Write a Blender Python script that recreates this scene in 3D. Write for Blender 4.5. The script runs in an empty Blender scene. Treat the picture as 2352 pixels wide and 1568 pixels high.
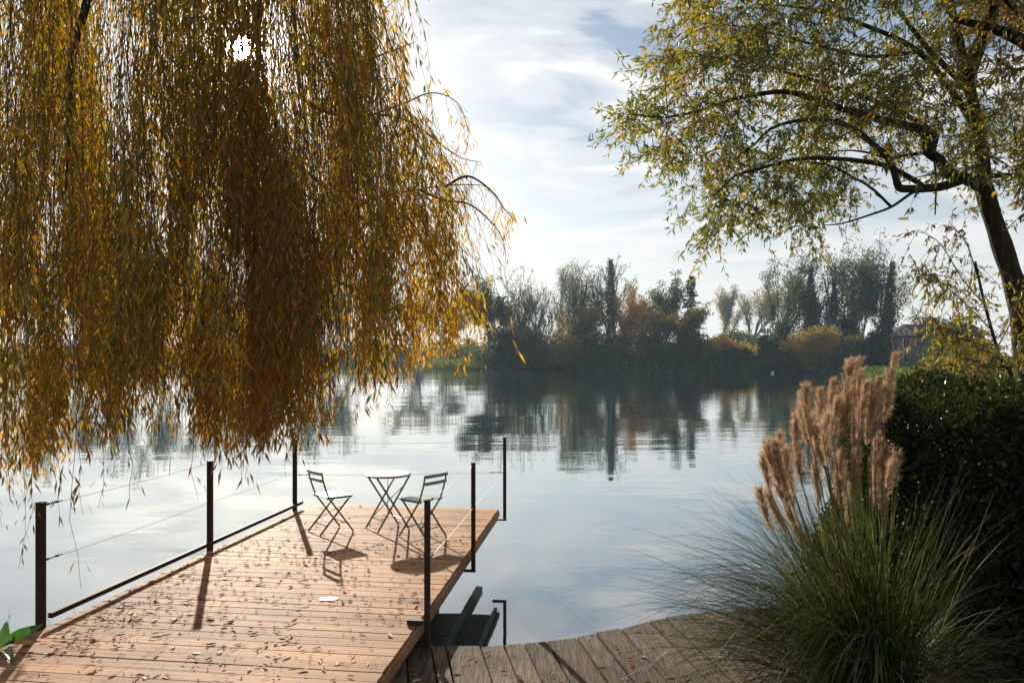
import bpy, math, random
import numpy as np
from mathutils import Matrix, Vector

rng = np.random.default_rng(11)
random.seed(7)
sc = bpy.context.scene
COL = sc.collection

# ------------------------------------------------------------------ camera
CAMZ = 2.92
cam = bpy.data.cameras.new('camera')
cam.lens = 27.55
cam.sensor_width = 36.0
cam.shift_y = 0.0145
cam.clip_start = 0.05
cam.clip_end = 5000
camo = bpy.data.objects.new('camera', cam)
camo.location = (0, 0, CAMZ)
camo.rotation_euler = (math.radians(90), 0, 0)
COL.objects.link(camo)
sc.camera = camo

# ------------------------------------------------------------------ sky, sun, exposure
SUN_EL = math.radians(20.4)
SUN_AZ = math.radians(-19.0)          # from +Y towards +X
SUN_DIR = Vector((math.sin(SUN_AZ) * math.cos(SUN_EL), math.cos(SUN_AZ) * math.cos(SUN_EL), math.sin(SUN_EL)))
SKY_STRENGTH = 0.055
SUN_STRENGTH = 5.0
EXPOSURE = 0.75

world = bpy.data.worlds.new('World')
sc.world = world
world.use_nodes = True
wt = world.node_tree
wt.nodes.clear()


def N(t, kind, **kw):
    n = t.nodes.new(kind)
    for k, v in kw.items():
        if k in n.inputs:
            n.inputs[k].default_value = v
        else:
            setattr(n, k, v)
    return n


def ramp(t, stops, interp='LINEAR'):
    r = t.nodes.new('ShaderNodeValToRGB')
    r.color_ramp.interpolation = interp
    e = r.color_ramp.elements
    while len(e) < len(stops):
        e.new(0.5)
    for i, (p, c) in enumerate(stops):
        e[i].position = p
        e[i].color = (c[0], c[1], c[2], 1) if not isinstance(c, (int, float)) else (c, c, c, 1)
    return r


sky = N(wt, 'ShaderNodeTexSky', sky_type='NISHITA', sun_disc=False, sun_elevation=SUN_EL,
        sun_rotation=SUN_AZ, altitude=0, air_density=1.0, dust_density=0.7, ozone_density=1.2)
tc = N(wt, 'ShaderNodeTexCoord')
sep = N(wt, 'ShaderNodeSeparateXYZ')
wt.links.new(tc.outputs['Generated'], sep.inputs[0])
zc = N(wt, 'ShaderNodeMath', operation='MAXIMUM'); zc.inputs[1].default_value = 0.0
wt.links.new(sep.outputs['Z'], zc.inputs[0])
za = N(wt, 'ShaderNodeMath', operation='ADD'); za.inputs[1].default_value = 0.10
wt.links.new(zc.outputs[0], za.inputs[0])
dx = N(wt, 'ShaderNodeMath', operation='DIVIDE'); dy = N(wt, 'ShaderNodeMath', operation='DIVIDE')
wt.links.new(sep.outputs['X'], dx.inputs[0]); wt.links.new(za.outputs[0], dx.inputs[1])
wt.links.new(sep.outputs['Y'], dy.inputs[0]); wt.links.new(za.outputs[0], dy.inputs[1])
cmb = N(wt, 'ShaderNodeCombineXYZ')
wt.links.new(dx.outputs[0], cmb.inputs['X']); wt.links.new(dy.outputs[0], cmb.inputs['Y'])
mp = N(wt, 'ShaderNodeMapping')
mp.inputs['Scale'].default_value = (0.75, 1.0, 1.0)
mp.inputs['Location'].default_value = (3.1, 1.7, 0.0)
mp.inputs['Rotation'].default_value = (0, 0, math.radians(-14))
wt.links.new(cmb.outputs[0], mp.inputs[0])
cn = N(wt, 'ShaderNodeTexNoise', Scale=2.1, Detail=7.0, Roughness=0.55, Distortion=0.6)
wt.links.new(mp.outputs[0], cn.inputs['Vector'])
cr = ramp(wt, [(0.42, 0.04), (0.52, 0.48), (0.62, 1.0)], 'EASE')
wt.links.new(cn.outputs['Fac'], cr.inputs[0])
# cloud light: thin cloud scatters sunlight forward, so it is brighter around the sun
dot = N(wt, 'ShaderNodeVectorMath', operation='DOT_PRODUCT')
nrm = N(wt, 'ShaderNodeVectorMath', operation='NORMALIZE')
wt.links.new(tc.outputs['Generated'], nrm.inputs[0])
wt.links.new(nrm.outputs[0], dot.inputs[0])
dot.inputs[1].default_value = SUN_DIR
mr = N(wt, 'ShaderNodeMapRange')
mr.inputs['From Min'].default_value = -0.2; mr.inputs['From Max'].default_value = 1.0
mr.inputs['To Min'].default_value = 0.0; mr.inputs['To Max'].default_value = 1.0
wt.links.new(dot.outputs['Value'], mr.inputs['Value'])
pw = N(wt, 'ShaderNodeMath', operation='POWER'); pw.inputs[1].default_value = 6.0
wt.links.new(mr.outputs[0], pw.inputs[0])
cl = N(wt, 'ShaderNodeMath', operation='MULTIPLY_ADD'); cl.inputs[1].default_value = 2.8; cl.inputs[2].default_value = 9.0
wt.links.new(pw.outputs[0], cl.inputs[0])
cc = N(wt, 'ShaderNodeVectorMath', operation='SCALE')
cc.inputs[0].default_value = (1.0, 1.0, 1.0)
wt.links.new(cl.outputs[0], cc.inputs['Scale'])
hzn = N(wt, 'ShaderNodeMapRange', interpolation_type='SMOOTHSTEP')     # thin stratus veil thickening towards the horizon
hzn.inputs['From Min'].default_value = 0.0; hzn.inputs['From Max'].default_value = 0.30
hzn.inputs['To Min'].default_value = 0.85; hzn.inputs['To Max'].default_value = 0.0
wt.links.new(zc.outputs[0], hzn.inputs['Value'])
inv = N(wt, 'ShaderNodeMath', operation='SUBTRACT', use_clamp=True); inv.inputs[0].default_value = 1.0
wt.links.new(cr.outputs[0], inv.inputs[1])
mk = N(wt, 'ShaderNodeMath', operation='MULTIPLY_ADD', use_clamp=True)
wt.links.new(inv.outputs[0], mk.inputs[0]); wt.links.new(hzn.outputs[0], mk.inputs[1]); wt.links.new(cr.outputs[0], mk.inputs[2])
mx = N(wt, 'ShaderNodeMix', data_type='RGBA')
wt.links.new(mk.outputs[0], mx.inputs['Factor'])
skb = N(wt, 'ShaderNodeVectorMath', operation='MULTIPLY'); skb.inputs[1].default_value = (0.95, 1.0, 1.02)
wt.links.new(sky.outputs[0], skb.inputs[0])
wt.links.new(skb.outputs[0], mx.inputs['A'])
wt.links.new(cc.outputs[0], mx.inputs['B'])
# the visible sun itself: a small bright disc with a narrow aureole
disc = N(wt, 'ShaderNodeMapRange', interpolation_type='SMOOTHSTEP')
disc.inputs['From Min'].default_value = math.cos(math.radians(0.95)); disc.inputs['From Max'].default_value = math.cos(math.radians(0.5))
disc.inputs['To Min'].default_value = 0.0; disc.inputs['To Max'].default_value = 500.0
wt.links.new(dot.outputs['Value'], disc.inputs['Value'])
au = N(wt, 'ShaderNodeMath', operation='POWER'); au.inputs[1].default_value = 900.0
mx0 = N(wt, 'ShaderNodeMath', operation='MAXIMUM'); mx0.inputs[1].default_value = 0.0
wt.links.new(dot.outputs['Value'], mx0.inputs[0]); wt.links.new(mx0.outputs[0], au.inputs[0])
au2 = N(wt, 'ShaderNodeMath', operation='MULTIPLY_ADD'); au2.inputs[1].default_value = 60.0
wt.links.new(au.outputs[0], au2.inputs[0]); wt.links.new(disc.outputs[0], au2.inputs[2])
sv = N(wt, 'ShaderNodeVectorMath', operation='SCALE'); sv.inputs[0].default_value = (1.0, 0.95, 0.85)
wt.links.new(au2.outputs[0], sv.inputs['Scale'])
sa = N(wt, 'ShaderNodeVectorMath', operation='ADD')
wt.links.new(mx.outputs['Result'], sa.inputs[0]); wt.links.new(sv.outputs[0], sa.inputs[1])
bg = N(wt, 'ShaderNodeBackground', Strength=SKY_STRENGTH)
wt.links.new(sa.outputs[0], bg.inputs['Color'])
wo = N(wt, 'ShaderNodeOutputWorld')
wt.links.new(bg.outputs[0], wo.inputs['Surface'])

sl = bpy.data.lights.new('sun', 'SUN')
sl.energy = SUN_STRENGTH
sl.angle = math.radians(0.53)
sl.color = (1.0, 0.90, 0.76)
slo = bpy.data.objects.new('sun', sl)
slo.rotation_euler = SUN_DIR.to_track_quat('Z', 'Y').to_euler()
slo.location = (0, 0, 40)
COL.objects.link(slo)

vs = sc.view_settings
vs.view_transform = 'Standard'
vs.look = 'None'
vs.exposure = EXPOSURE
vs.gamma = 1.0
vs.use_curve_mapping = False
cy = sc.cycles
cy.max_bounces = 7
cy.diffuse_bounces = 3
cy.glossy_bounces = 3
cy.transmission_bounces = 4
cy.transparent_max_bounces = 12
cy.volume_bounces = 0
cy.caustics_reflective = False
cy.caustics_refractive = False
cy.sample_clamp_indirect = 6.0
cy.use_denoising = True
cy.denoiser = 'OPENIMAGEDENOISE'

# ------------------------------------------------------------------ helpers


def W(px, py, d):
    """A photo pixel (2352 wide) at distance d as a point of the place."""
    return np.array([(px - 1176) / 1800.0 * d, d, CAMZ - (py - 818) / 1800.0 * d])


def proj(P):
    P = np.asarray(P)
    return 1176 + 1800 * P[:, 0] / P[:, 1], 818 + 1800 * (CAMZ - P[:, 2]) / P[:, 1]


def tag(o, label=None, cat=None, group=None, kind=None):
    if label: o['label'] = label
    if cat: o['category'] = cat
    if group: o['group'] = group
    if kind: o['kind'] = kind
    return o


def thing(name, label, cat, loc=(0, 0, 0), rz=0.0, group=None):
    o = bpy.data.objects.new(name, None)
    o.empty_display_size = 0.1
    o.location = loc
    o.rotation_euler = (0, 0, rz)
    COL.objects.link(o)
    return tag(o, label, cat, group)


def link(name, me, parent=None):
    o = bpy.data.objects.new(name, me)
    COL.objects.link(o)
    if parent is not None:
        o.parent = parent
        o.matrix_parent_inverse = Matrix.Identity(4)
    return o


def np_mesh(name, V, F, mat=None, tint=None, smooth=False):
    """V (n,3), F list of int arrays each (m,k) -> mesh."""
    me = bpy.data.meshes.new(name)
    V = np.ascontiguousarray(V, dtype=np.float32)
    Fs = [np.asarray(f, dtype=np.int32) for f in F if len(f)]
    me.vertices.add(len(V))
    me.vertices.foreach_set('co', V.ravel())
    nl = sum(f.size for f in Fs)
    nf = sum(len(f) for f in Fs)
    me.loops.add(nl)
    me.polygons.add(nf)
    me.loops.foreach_set('vertex_index', np.concatenate([f.ravel() for f in Fs]))
    starts, s = [], 0
    for f in Fs:
        k = f.shape[1]
        starts.append(s + np.arange(len(f)) * k)
        s += f.size
    me.polygons.foreach_set('loop_start', np.concatenate(starts).astype(np.int32))
    me.polygons.foreach_set('use_smooth', np.full(nf, bool(smooth), dtype=bool))
    if tint is not None:
        a = me.attributes.new('tint', 'FLOAT', 'POINT')
        a.data.foreach_set('value', np.ascontiguousarray(tint, dtype=np.float32))
    me.update(calc_edges=True)
    if mat is not None:
        me.materials.append(mat)
    return me


class MB:
    """Collects boxes, bars and tubes into one mesh."""

    def __init__(self):
        self.V, self.F4, self.F3, self.n = [], [], [], 0

    def add(self, V, F4=(), F3=()):
        V = np.asarray(V, float)
        if len(F4): self.F4.append(np.asarray(F4) + self.n)
        if len(F3): self.F3.append(np.asarray(F3) + self.n)
        self.V.append(V)
        self.n += len(V)

    def box(self, c, s, rz=0.0, M=None):
        x, y, z = [q / 2 for q in s]
        V = np.array([[-x, -y, -z], [x, -y, -z], [x, y, -z], [-x, y, -z], [-x, -y, z], [x, -y, z], [x, y, z], [-x, y, z]])
        if rz:
            cs, sn = math.cos(rz), math.sin(rz)
            V = V @ np.array([[cs, sn, 0], [-sn, cs, 0], [0, 0, 1]])
        V = V + np.asarray(c)
        self.add(V, [[3, 2, 1, 0], [4, 5, 6, 7], [0, 1, 5, 4], [1, 2, 6, 5], [2, 3, 7, 6], [3, 0, 4, 7]])

    def prism(self, poly, z0, z1):
        """Vertical prism over a convex polygon."""
        P = np.asarray(poly, float)
        n = len(P)
        V = np.vstack([np.c_[P, np.full(n, z0)], np.c_[P, np.full(n, z1)]])
        sides = [[i, (i + 1) % n, n + (i + 1) % n, n + i] for i in range(n)]
        if n == 4:
            self.add(V, sides + [[3, 2, 1, 0], [4, 5, 6, 7]])
        else:
            self.add(V, sides, [[0, i + 1, i] for i in range(1, n - 1)] + [[n, n + i, n + i + 1] for i in range(1, n - 1)])

    def bar(self, a, b, w, h=None, up=(0, 0, 1)):
        """Rectangular bar from a to b."""
        h = h or w
        a, b = np.asarray(a, float), np.asarray(b, float)
        t = b - a; t /= np.linalg.norm(t)
        up = np.asarray(up, float)
        if abs(t @ up) > 0.95: up = np.array([0, 1.0, 0])
        s = np.cross(t, up); s /= np.linalg.norm(s)
        u = np.cross(s, t)
        V = []
        for p in (a, b):
            for i, j in ((-1, -1), (1, -1), (1, 1), (-1, 1)):
                V.append(p + s * i * w / 2 + u * j * h / 2)
        self.add(V, [[3, 2, 1, 0], [4, 5, 6, 7], [0, 1, 5, 4], [1, 2, 6, 5], [2, 3, 7, 6], [3, 0, 4, 7]])

    def tube(self, P, R, sides=6, cap=True):
        P = np.asarray(P, float)
        n = len(P)
        R = np.full(n, R, float) if np.isscalar(R) else np.asarray(R, float)
        T = np.gradient(P, axis=0)
        T /= np.linalg.norm(T, axis=1)[:, None] + 1e-9
        ref = np.array([0, 0, 1.0]) if abs(T[:, 2].mean()) < 0.8 else np.array([0.3, 1.0, 0])
        S = np.cross(T, ref); S /= np.linalg.norm(S, axis=1)[:, None] + 1e-9
        U = np.cross(S, T)
        a = np.arange(sides) * 2 * math.pi / sides
        ring = S[:, None, :] * np.cos(a)[None, :, None] + U[:, None, :] * np.sin(a)[None, :, None]
        V = (P[:, None, :] + ring * R[:, None, None]).reshape(-1, 3)
        i = np.arange(n - 1)[:, None] * sides
        k = np.arange(sides)[None, :]
        k2 = (k + 1) % sides
        F = np.stack([i + k, i + k2, i + sides + k2, i + sides + k], -1).reshape(-1, 4)
        F3 = []
        if cap:
            F3 = [[0, q + 1, q] for q in range(1, sides - 1)]
            b = (n - 1) * sides
            F3 += [[b, b + q, b + q + 1] for q in range(1, sides - 1)]
        self.add(V, F, F3)

    def lathe(self, prof, sides=32, c=(0, 0, 0)):
        prof = np.asarray(prof, float)
        a = np.arange(sides) * 2 * math.pi / sides
        V = np.stack([prof[:, 0][:, None] * np.cos(a), prof[:, 0][:, None] * np.sin(a), np.repeat(prof[:, 1][:, None], sides, 1)], -1).reshape(-1, 3) + np.asarray(c)
        n = len(prof)
        i = np.arange(n - 1)[:, None] * sides
        k = np.arange(sides)[None, :]
        k2 = (k + 1) % sides
        F = np.stack([i + k, i + k2, i + sides + k2, i + sides + k], -1).reshape(-1, 4)
        self.add(V, F)

    def mesh(self, name, mat=None, smooth=False):
        V = np.vstack(self.V)
        F = []
        if self.F4: F.append(np.vstack(self.F4))
        if self.F3: F.append(np.vstack(self.F3))
        return np_mesh(name, V, F, mat, smooth=smooth)

    def build(self, name, mat, parent=None, smooth=False, bevel=0.0):
        o = link(name, self.mesh(name, mat, smooth), parent)
        if bevel:
            b = o.modifiers.new('bevel', 'BEVEL'); b.width = bevel; b.segments = 2; b.limit_method = 'ANGLE'
        return o


def unit(A):
    return A / (np.linalg.norm(A, axis=-1, keepdims=True) + 1e-9)


def leaf_mesh(name, P, D, L, Wd, tint, mat, fold=0.25, roll=None, bend=0.0):
    """Two folded faces per leaf: base, right, tip, left."""
    n = len(P)
    D = unit(D)
    R = unit(rng.normal(size=(n, 3))) if roll is None else roll
    S = unit(np.cross(D, R))
    U = np.cross(S, D)
    L = np.broadcast_to(np.asarray(L, float), (n,))[:, None]
    Wd = np.broadcast_to(np.asarray(Wd, float), (n,))[:, None]
    up = U * Wd * fold
    mid = P + D * L * 0.42 + up
    V = np.stack([P, mid + S * Wd * 0.5, P + D * L + U * L * bend, mid - S * Wd * 0.5], 1).reshape(-1, 3)
    b = np.arange(n) * 4
    F = np.vstack([np.c_[b, b + 1, b + 2], np.c_[b, b + 2, b + 3]])
    return np_mesh(name, V, [F], mat, np.repeat(tint, 4))


def big_leaf_mesh(name, mat, tint, bend=0.06, wid=1.0, curl=0.10):
    """One smooth willow-like leaf, length 1 along +X, width 1 along Y."""
    xs = np.array([0, 0.12, 0.3, 0.5, 0.72, 0.9, 1.0])
    ws = np.array([0.03, 0.3, 0.47, 0.5, 0.36, 0.15, 0.0]) * wid
    zb = -bend * 8 * (xs - 0.3) ** 2
    V = []
    for x, w, z in zip(xs, ws, zb):
        V += [[x, w, z + 0.0], [x, 0, z - w * 0.05 - 0.0], [x, -w, z]]
    V = np.array(V)
    V[0::3, 2] += ws * curl; V[2::3, 2] += ws * curl
    F = []
    for i in range(len(xs) - 1):
        a = i * 3
        F += [[a, a + 3, a + 4, a + 1], [a + 1, a + 4, a + 5, a + 2]]
    return np_mesh(name, V, [np.array(F)], mat, np.full(len(V), tint), smooth=True)


def split_largest(P, L, k=300, margin=40, ymin=-10):
    """Indices of the k leaves that show largest in the photograph."""
    px, py = proj(P)
    vis = (P[:, 1] > 0.8) & (px > -margin) & (px < 2352 + margin) & (py > ymin) & (py < 1568 + margin)
    size = np.where(vis, np.asarray(L) / P[:, 1], 0)
    idx = np.argsort(-size)[:k]
    idx = idx[size[idx] > 0]
    m = np.zeros(len(P), bool); m[idx] = True
    return m


def place_leaves(name, meshes, P, D, L, Wd, parent=None):
    """One object per leaf, sharing meshes."""
    D = unit(D)
    out = []
    for i in range(len(P)):
        d = Vector(D[i])
        r = Vector(rng.normal(size=3)).normalized()
        s = d.cross(r).normalized()
        u = d.cross(s)
        o = link(name, meshes[int(rng.integers(len(meshes)))], parent)
        m = Matrix.Identity(4)
        for k in range(3):
            m[k][0] = d[k] * L[i]; m[k][1] = s[k] * Wd[i]; m[k][2] = u[k] * L[i]; m[k][3] = P[i][k]
        o.matrix_basis = m
        out.append(o)
    return out


def bez(pts, n=24):
    """Smooth path through points (Catmull-Rom)."""
    P = np.asarray(pts, float)
    P = np.vstack([2 * P[0] - P[1], P, 2 * P[-1] - P[-2]])
    out = []
    m = len(P) - 3
    for i in range(m):
        p0, p1, p2, p3 = P[i:i + 4]
        k = max(2, n // m)
        for t in np.arange(k) / k:
            out.append(0.5 * (2 * p1 + (p2 - p0) * t + (2 * p0 - 5 * p1 + 4 * p2 - p3) * t * t + (3 * p1 - p0 - 3 * p2 + p3) * t ** 3))
    out.append(P[-2])
    return np.array(out)


# ------------------------------------------------------------------ materials
def new_mat(name):
    m = bpy.data.materials.new(name)
    m.use_nodes = True
    m.node_tree.nodes.clear()
    return m, m.node_tree


def leaf_mat(name, stops, tstops=None, trans=0.5, gloss=0.05, rough=0.4):
    m, t = new_mat(name)
    at = N(t, 'ShaderNodeAttribute', attribute_name='tint')
    r = ramp(t, stops)
    t.links.new(at.outputs['Fac'], r.inputs[0])
    r2 = ramp(t, tstops or stops)
    t.links.new(at.outputs['Fac'], r2.inputs[0])
    d = N(t, 'ShaderNodeBsdfDiffuse')
    t.links.new(r.outputs[0], d.inputs['Color'])
    tr = N(t, 'ShaderNodeBsdfTranslucent')
    t.links.new(r2.outputs[0], tr.inputs['Color'])
    mix = N(t, 'ShaderNodeMixShader'); mix.inputs[0].default_value = trans
    t.links.new(d.outputs[0], mix.inputs[1]); t.links.new(tr.outputs[0], mix.inputs[2])
    out = N(t, 'ShaderNodeOutputMaterial')
    if gloss > 0:
        g = N(t, 'ShaderNodeBsdfGlossy', Roughness=rough)
        m2 = N(t, 'ShaderNodeMixShader'); m2.inputs[0].default_value = gloss
        t.links.new(mix.outputs[0], m2.inputs[1]); t.links.new(g.outputs[0], m2.inputs[2])
        t.links.new(m2.outputs[0], out.inputs[0])
    else:
        t.links.new(mix.outputs[0], out.inputs[0])
    return m


def noise_mat(name, stops, scale=5.0, stretch=(1, 1, 1), rough=0.7, spec=0.3, bump=0.0, detail=6, rand=0.0, metallic=0.0, bump_scale=None, stain=0.0):
    m, t = new_mat(name)
    c = N(t, 'ShaderNodeTexCoord')
    mpn = N(t, 'ShaderNodeMapping'); mpn.inputs['Scale'].default_value = stretch
    vec = c.outputs['Object']
    oi = N(t, 'ShaderNodeObjectInfo')
    if rand:
        sc_ = N(t, 'ShaderNodeVectorMath', operation='SCALE'); sc_.inputs[0].default_value = (37.0, 11.0, 53.0)
        t.links.new(oi.outputs['Random'], sc_.inputs['Scale'])
        ad = N(t, 'ShaderNodeVectorMath', operation='ADD')
        t.links.new(vec, ad.inputs[0]); t.links.new(sc_.outputs[0], ad.inputs[1])
        vec = ad.outputs[0]
    t.links.new(vec, mpn.inputs[0])
    n = N(t, 'ShaderNodeTexNoise', Scale=scale, Detail=float(detail), Roughness=0.6)
    t.links.new(mpn.outputs[0], n.inputs['Vector'])
    r = ramp(t, stops)
    t.links.new(n.outputs['Fac'], r.inputs[0])
    b = N(t, 'ShaderNodeBsdfPrincipled', Roughness=rough, Metallic=metallic)
    b.inputs['Specular IOR Level'].default_value = spec
    col = r.outputs[0]
    if rand:
        hv = N(t, 'ShaderNodeHueSaturation')
        mrr = N(t, 'ShaderNodeMapRange'); mrr.inputs['To Min'].default_value = 1 - rand; mrr.inputs['To Max'].default_value = 1 + rand
        t.links.new(oi.outputs['Random'], mrr.inputs['Value'])
        t.links.new(mrr.outputs[0], hv.inputs['Value'])
        t.links.new(col, hv.inputs['Color'])
        col = hv.outputs[0]
    if stain:
        ge = N(t, 'ShaderNodeNewGeometry')
        sn = N(t, 'ShaderNodeTexNoise', Scale=1.1, Detail=6.0, Roughness=0.65)
        t.links.new(ge.outputs['Position'], sn.inputs['Vector'])
        sr = ramp(t, [(0.34, 1.0 - stain), (0.50, 1.0 - 0.2 * stain), (0.66, 1.0 + 0.35 * stain)])
        t.links.new(sn.outputs['Fac'], sr.inputs[0])
        sm_ = N(t, 'ShaderNodeMix', data_type='RGBA', blend_type='MULTIPLY'); sm_.inputs['Factor'].default_value = 1.0
        t.links.new(col, sm_.inputs['A']); t.links.new(sr.outputs[0], sm_.inputs['B'])
        col = sm_.outputs['Result']
    t.links.new(col, b.inputs['Base Color'])
    if bump:
        n2 = N(t, 'ShaderNodeTexNoise', Scale=bump_scale or scale * 2.5, Detail=5.0)
        t.links.new(mpn.outputs[0], n2.inputs['Vector'])
        bp = N(t, 'ShaderNodeBump', Strength=bump, Distance=0.02)
        t.links.new(n2.outputs['Fac'], bp.inputs['Height'])
        t.links.new(bp.outputs[0], b.inputs['Normal'])
    out = N(t, 'ShaderNodeOutputMaterial')
    t.links.new(b.outputs[0], out.inputs[0])
    return m


M_deck = noise_mat('deck_wood', [(0.30, (0.20, 0.096, 0.046)), (0.5, (0.38, 0.205, 0.106)), (0.72, (0.53, 0.32, 0.18))], scale=3.0,
                   stretch=(0.7, 16, 16), rough=0.66, spec=0.055, bump=0.18, rand=0.22, stain=0.42)
M_deckedge = noise_mat('deck_edge_wood', [(0.3, (0.10, 0.05, 0.03)), (0.7, (0.20, 0.11, 0.07))], scale=4, stretch=(0.6, 8, 8), rough=0.6, bump=0.1)
M_grey = noise_mat('weathered_wood', [(0.30, (0.045, 0.033, 0.024)), (0.5, (0.14, 0.104, 0.075)), (0.72, (0.27, 0.205, 0.150))], scale=6.0,
                   stretch=(9, 0.55, 9), rough=0.85, spec=0.12, bump=0.5, rand=0.28, detail=9, stain=0.5)
M_mossy = noise_mat('mossy_wood', [(0.3, (0.05, 0.05, 0.018)), (0.55, (0.12, 0.105, 0.035)), (0.75, (0.20, 0.15, 0.07))], scale=5.0,
                    stretch=(0.8, 6, 9), rough=0.75, bump=0.4, rand=0.2)
M_steel = noise_mat('brown_painted_steel', [(0.3, (0.028, 0.017, 0.014)), (0.7, (0.055, 0.032, 0.024))], scale=12, rough=0.65, spec=0.15, bump=0.08)
M_wire = noise_mat('wire', [(0.3, (0.12, 0.12, 0.12)), (0.7, (0.22, 0.22, 0.21))], scale=30, rough=0.5, metallic=0.5)
M_chair = noise_mat('grey_painted_metal', [(0.3, (0.23, 0.24, 0.24)), (0.7, (0.34, 0.35, 0.35))], scale=18, rough=0.33, spec=0.6, bump=0.03)
M_frame = noise_mat('dark_green_tube', [(0.3, (0.05, 0.06, 0.055)), (0.7, (0.09, 0.10, 0.095))], scale=18, rough=0.4, spec=0.5)
M_bark = noise_mat('bark', [(0.3, (0.018, 0.014, 0.010)), (0.55, (0.05, 0.038, 0.026)), (0.75, (0.10, 0.08, 0.055))], scale=6,
                   stretch=(3, 3, 0.8), rough=0.9, spec=0.15, bump=0.9, detail=8)
M_twig = noise_mat('twig_bark', [(0.3, (0.05, 0.032, 0.016)), (0.7, (0.12, 0.08, 0.04))], scale=20, rough=0.8)
M_farbark = noise_mat('far_bark', [(0.3, (0.035, 0.03, 0.025)), (0.7, (0.10, 0.085, 0.07))], scale=1.5, rough=0.95, spec=0.1)
M_rope = noise_mat('rope', [(0.3, (0.45, 0.48, 0.46)), (0.7, (0.65, 0.66, 0.62))], scale=60, rough=0.9)
M_brick = None

M_willow = leaf_mat('willow_leaf', [(0.0, (0.025, 0.045, 0.010)), (0.35, (0.07, 0.075, 0.014)), (0.6, (0.17, 0.11, 0.016)), (0.85, (0.20, 0.08, 0.014)), (1.0, (0.14, 0.05, 0.015))],
                    [(0.0, (0.12, 0.18, 0.012)), (0.35, (0.40, 0.33, 0.015)), (0.6, (0.86, 0.47, 0.012)), (0.85, (0.82, 0.31, 0.010)), (1.0, (0.45, 0.13, 0.015))], trans=0.58, gloss=0.035, rough=0.35)
M_rtree = leaf_mat('green_willow_leaf', [(0.0, (0.018, 0.034, 0.010)), (0.5, (0.040, 0.052, 0.012)), (0.8, (0.09, 0.075, 0.014)), (1.0, (0.16, 0.09, 0.015))],
                   [(0.0, (0.11, 0.17, 0.015)), (0.5, (0.27, 0.28, 0.018)), (0.8, (0.54, 0.39, 0.02)), (1.0, (0.72, 0.38, 0.02))], trans=0.45, gloss=0.06, rough=0.35)
M_hedge = leaf_mat('hedge_leaf', [(0.0, (0.010, 0.018, 0.007)), (0.6, (0.022, 0.034, 0.010)), (0.9, (0.06, 0.06, 0.02)), (1.0, (0.12, 0.07, 0.03))],
                   [(0.0, (0.022, 0.042, 0.008)), (0.6, (0.055, 0.075, 0.012)), (1.0, (0.22, 0.14, 0.03))], trans=0.3, gloss=0.02, rough=0.3)
M_grass = leaf_mat('pampas_blade', [(0.0, (0.016, 0.032, 0.014)), (0.6, (0.036, 0.058, 0.024)), (0.9, (0.13, 0.11, 0.045)), (1.0, (0.26, 0.19, 0.09))],
                   [(0.0, (0.05, 0.09, 0.02)), (0.6, (0.11, 0.15, 0.03)), (1.0, (0.36, 0.26, 0.10))], trans=0.4, gloss=0.012, rough=0.4)
M_plume = leaf_mat('pampas_plume', [(0.0, (0.27, 0.165, 0.09)), (0.6, (0.46, 0.31, 0.19)), (1.0, (0.66, 0.52, 0.38))],
                   [(0.0, (0.34, 0.20, 0.10)), (0.6, (0.62, 0.43, 0.26)), (1.0, (0.84, 0.68, 0.50))], trans=0.5, gloss=0.03, rough=0.4)
M_dry = leaf_mat('dry_leaf', [(0.0, (0.05, 0.018, 0.010)), (0.5, (0.19, 0.042, 0.010)), (0.85, (0.36, 0.13, 0.02)), (1.0, (0.52, 0.38, 0.24))], trans=0.22, gloss=0.04, rough=0.5)
M_far = leaf_mat('far_foliage', [(0.0, (0.012, 0.022, 0.012)), (0.3, (0.030, 0.042, 0.018)), (0.55, (0.075, 0.078, 0.028)), (0.8, (0.24, 0.155, 0.045)), (1.0, (0.42, 0.22, 0.045))],
                 [(0.0, (0.03, 0.05, 0.02)), (0.3, (0.09, 0.11, 0.03)), (0.55, (0.26, 0.25, 0.045)), (0.8, (0.50, 0.31, 0.06)), (1.0, (0.85, 0.44, 0.05))], trans=0.45, gloss=0.0)
M_fartwig = leaf_mat('far_twigs', [(0.0, (0.05, 0.042, 0.034)), (1.0, (0.14, 0.11, 0.085))], trans=0.1, gloss=0.0)
M_fresh = leaf_mat('fresh_green_leaf', [(0.0, (0.02, 0.06, 0.010)), (1.0, (0.06, 0.12, 0.015))], [(0.0, (0.03, 0.12, 0.012)), (1.0, (0.10, 0.22, 0.02))], trans=0.45, gloss=0.07, rough=0.3)

M_bank = leaf_mat('bank_grass_blade', [(0.0, (0.03, 0.05, 0.015)), (1.0, (0.07, 0.10, 0.025))], [(0.0, (0.05, 0.10, 0.02)), (1.0, (0.14, 0.20, 0.03))], trans=0.45, gloss=0.0)

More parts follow.
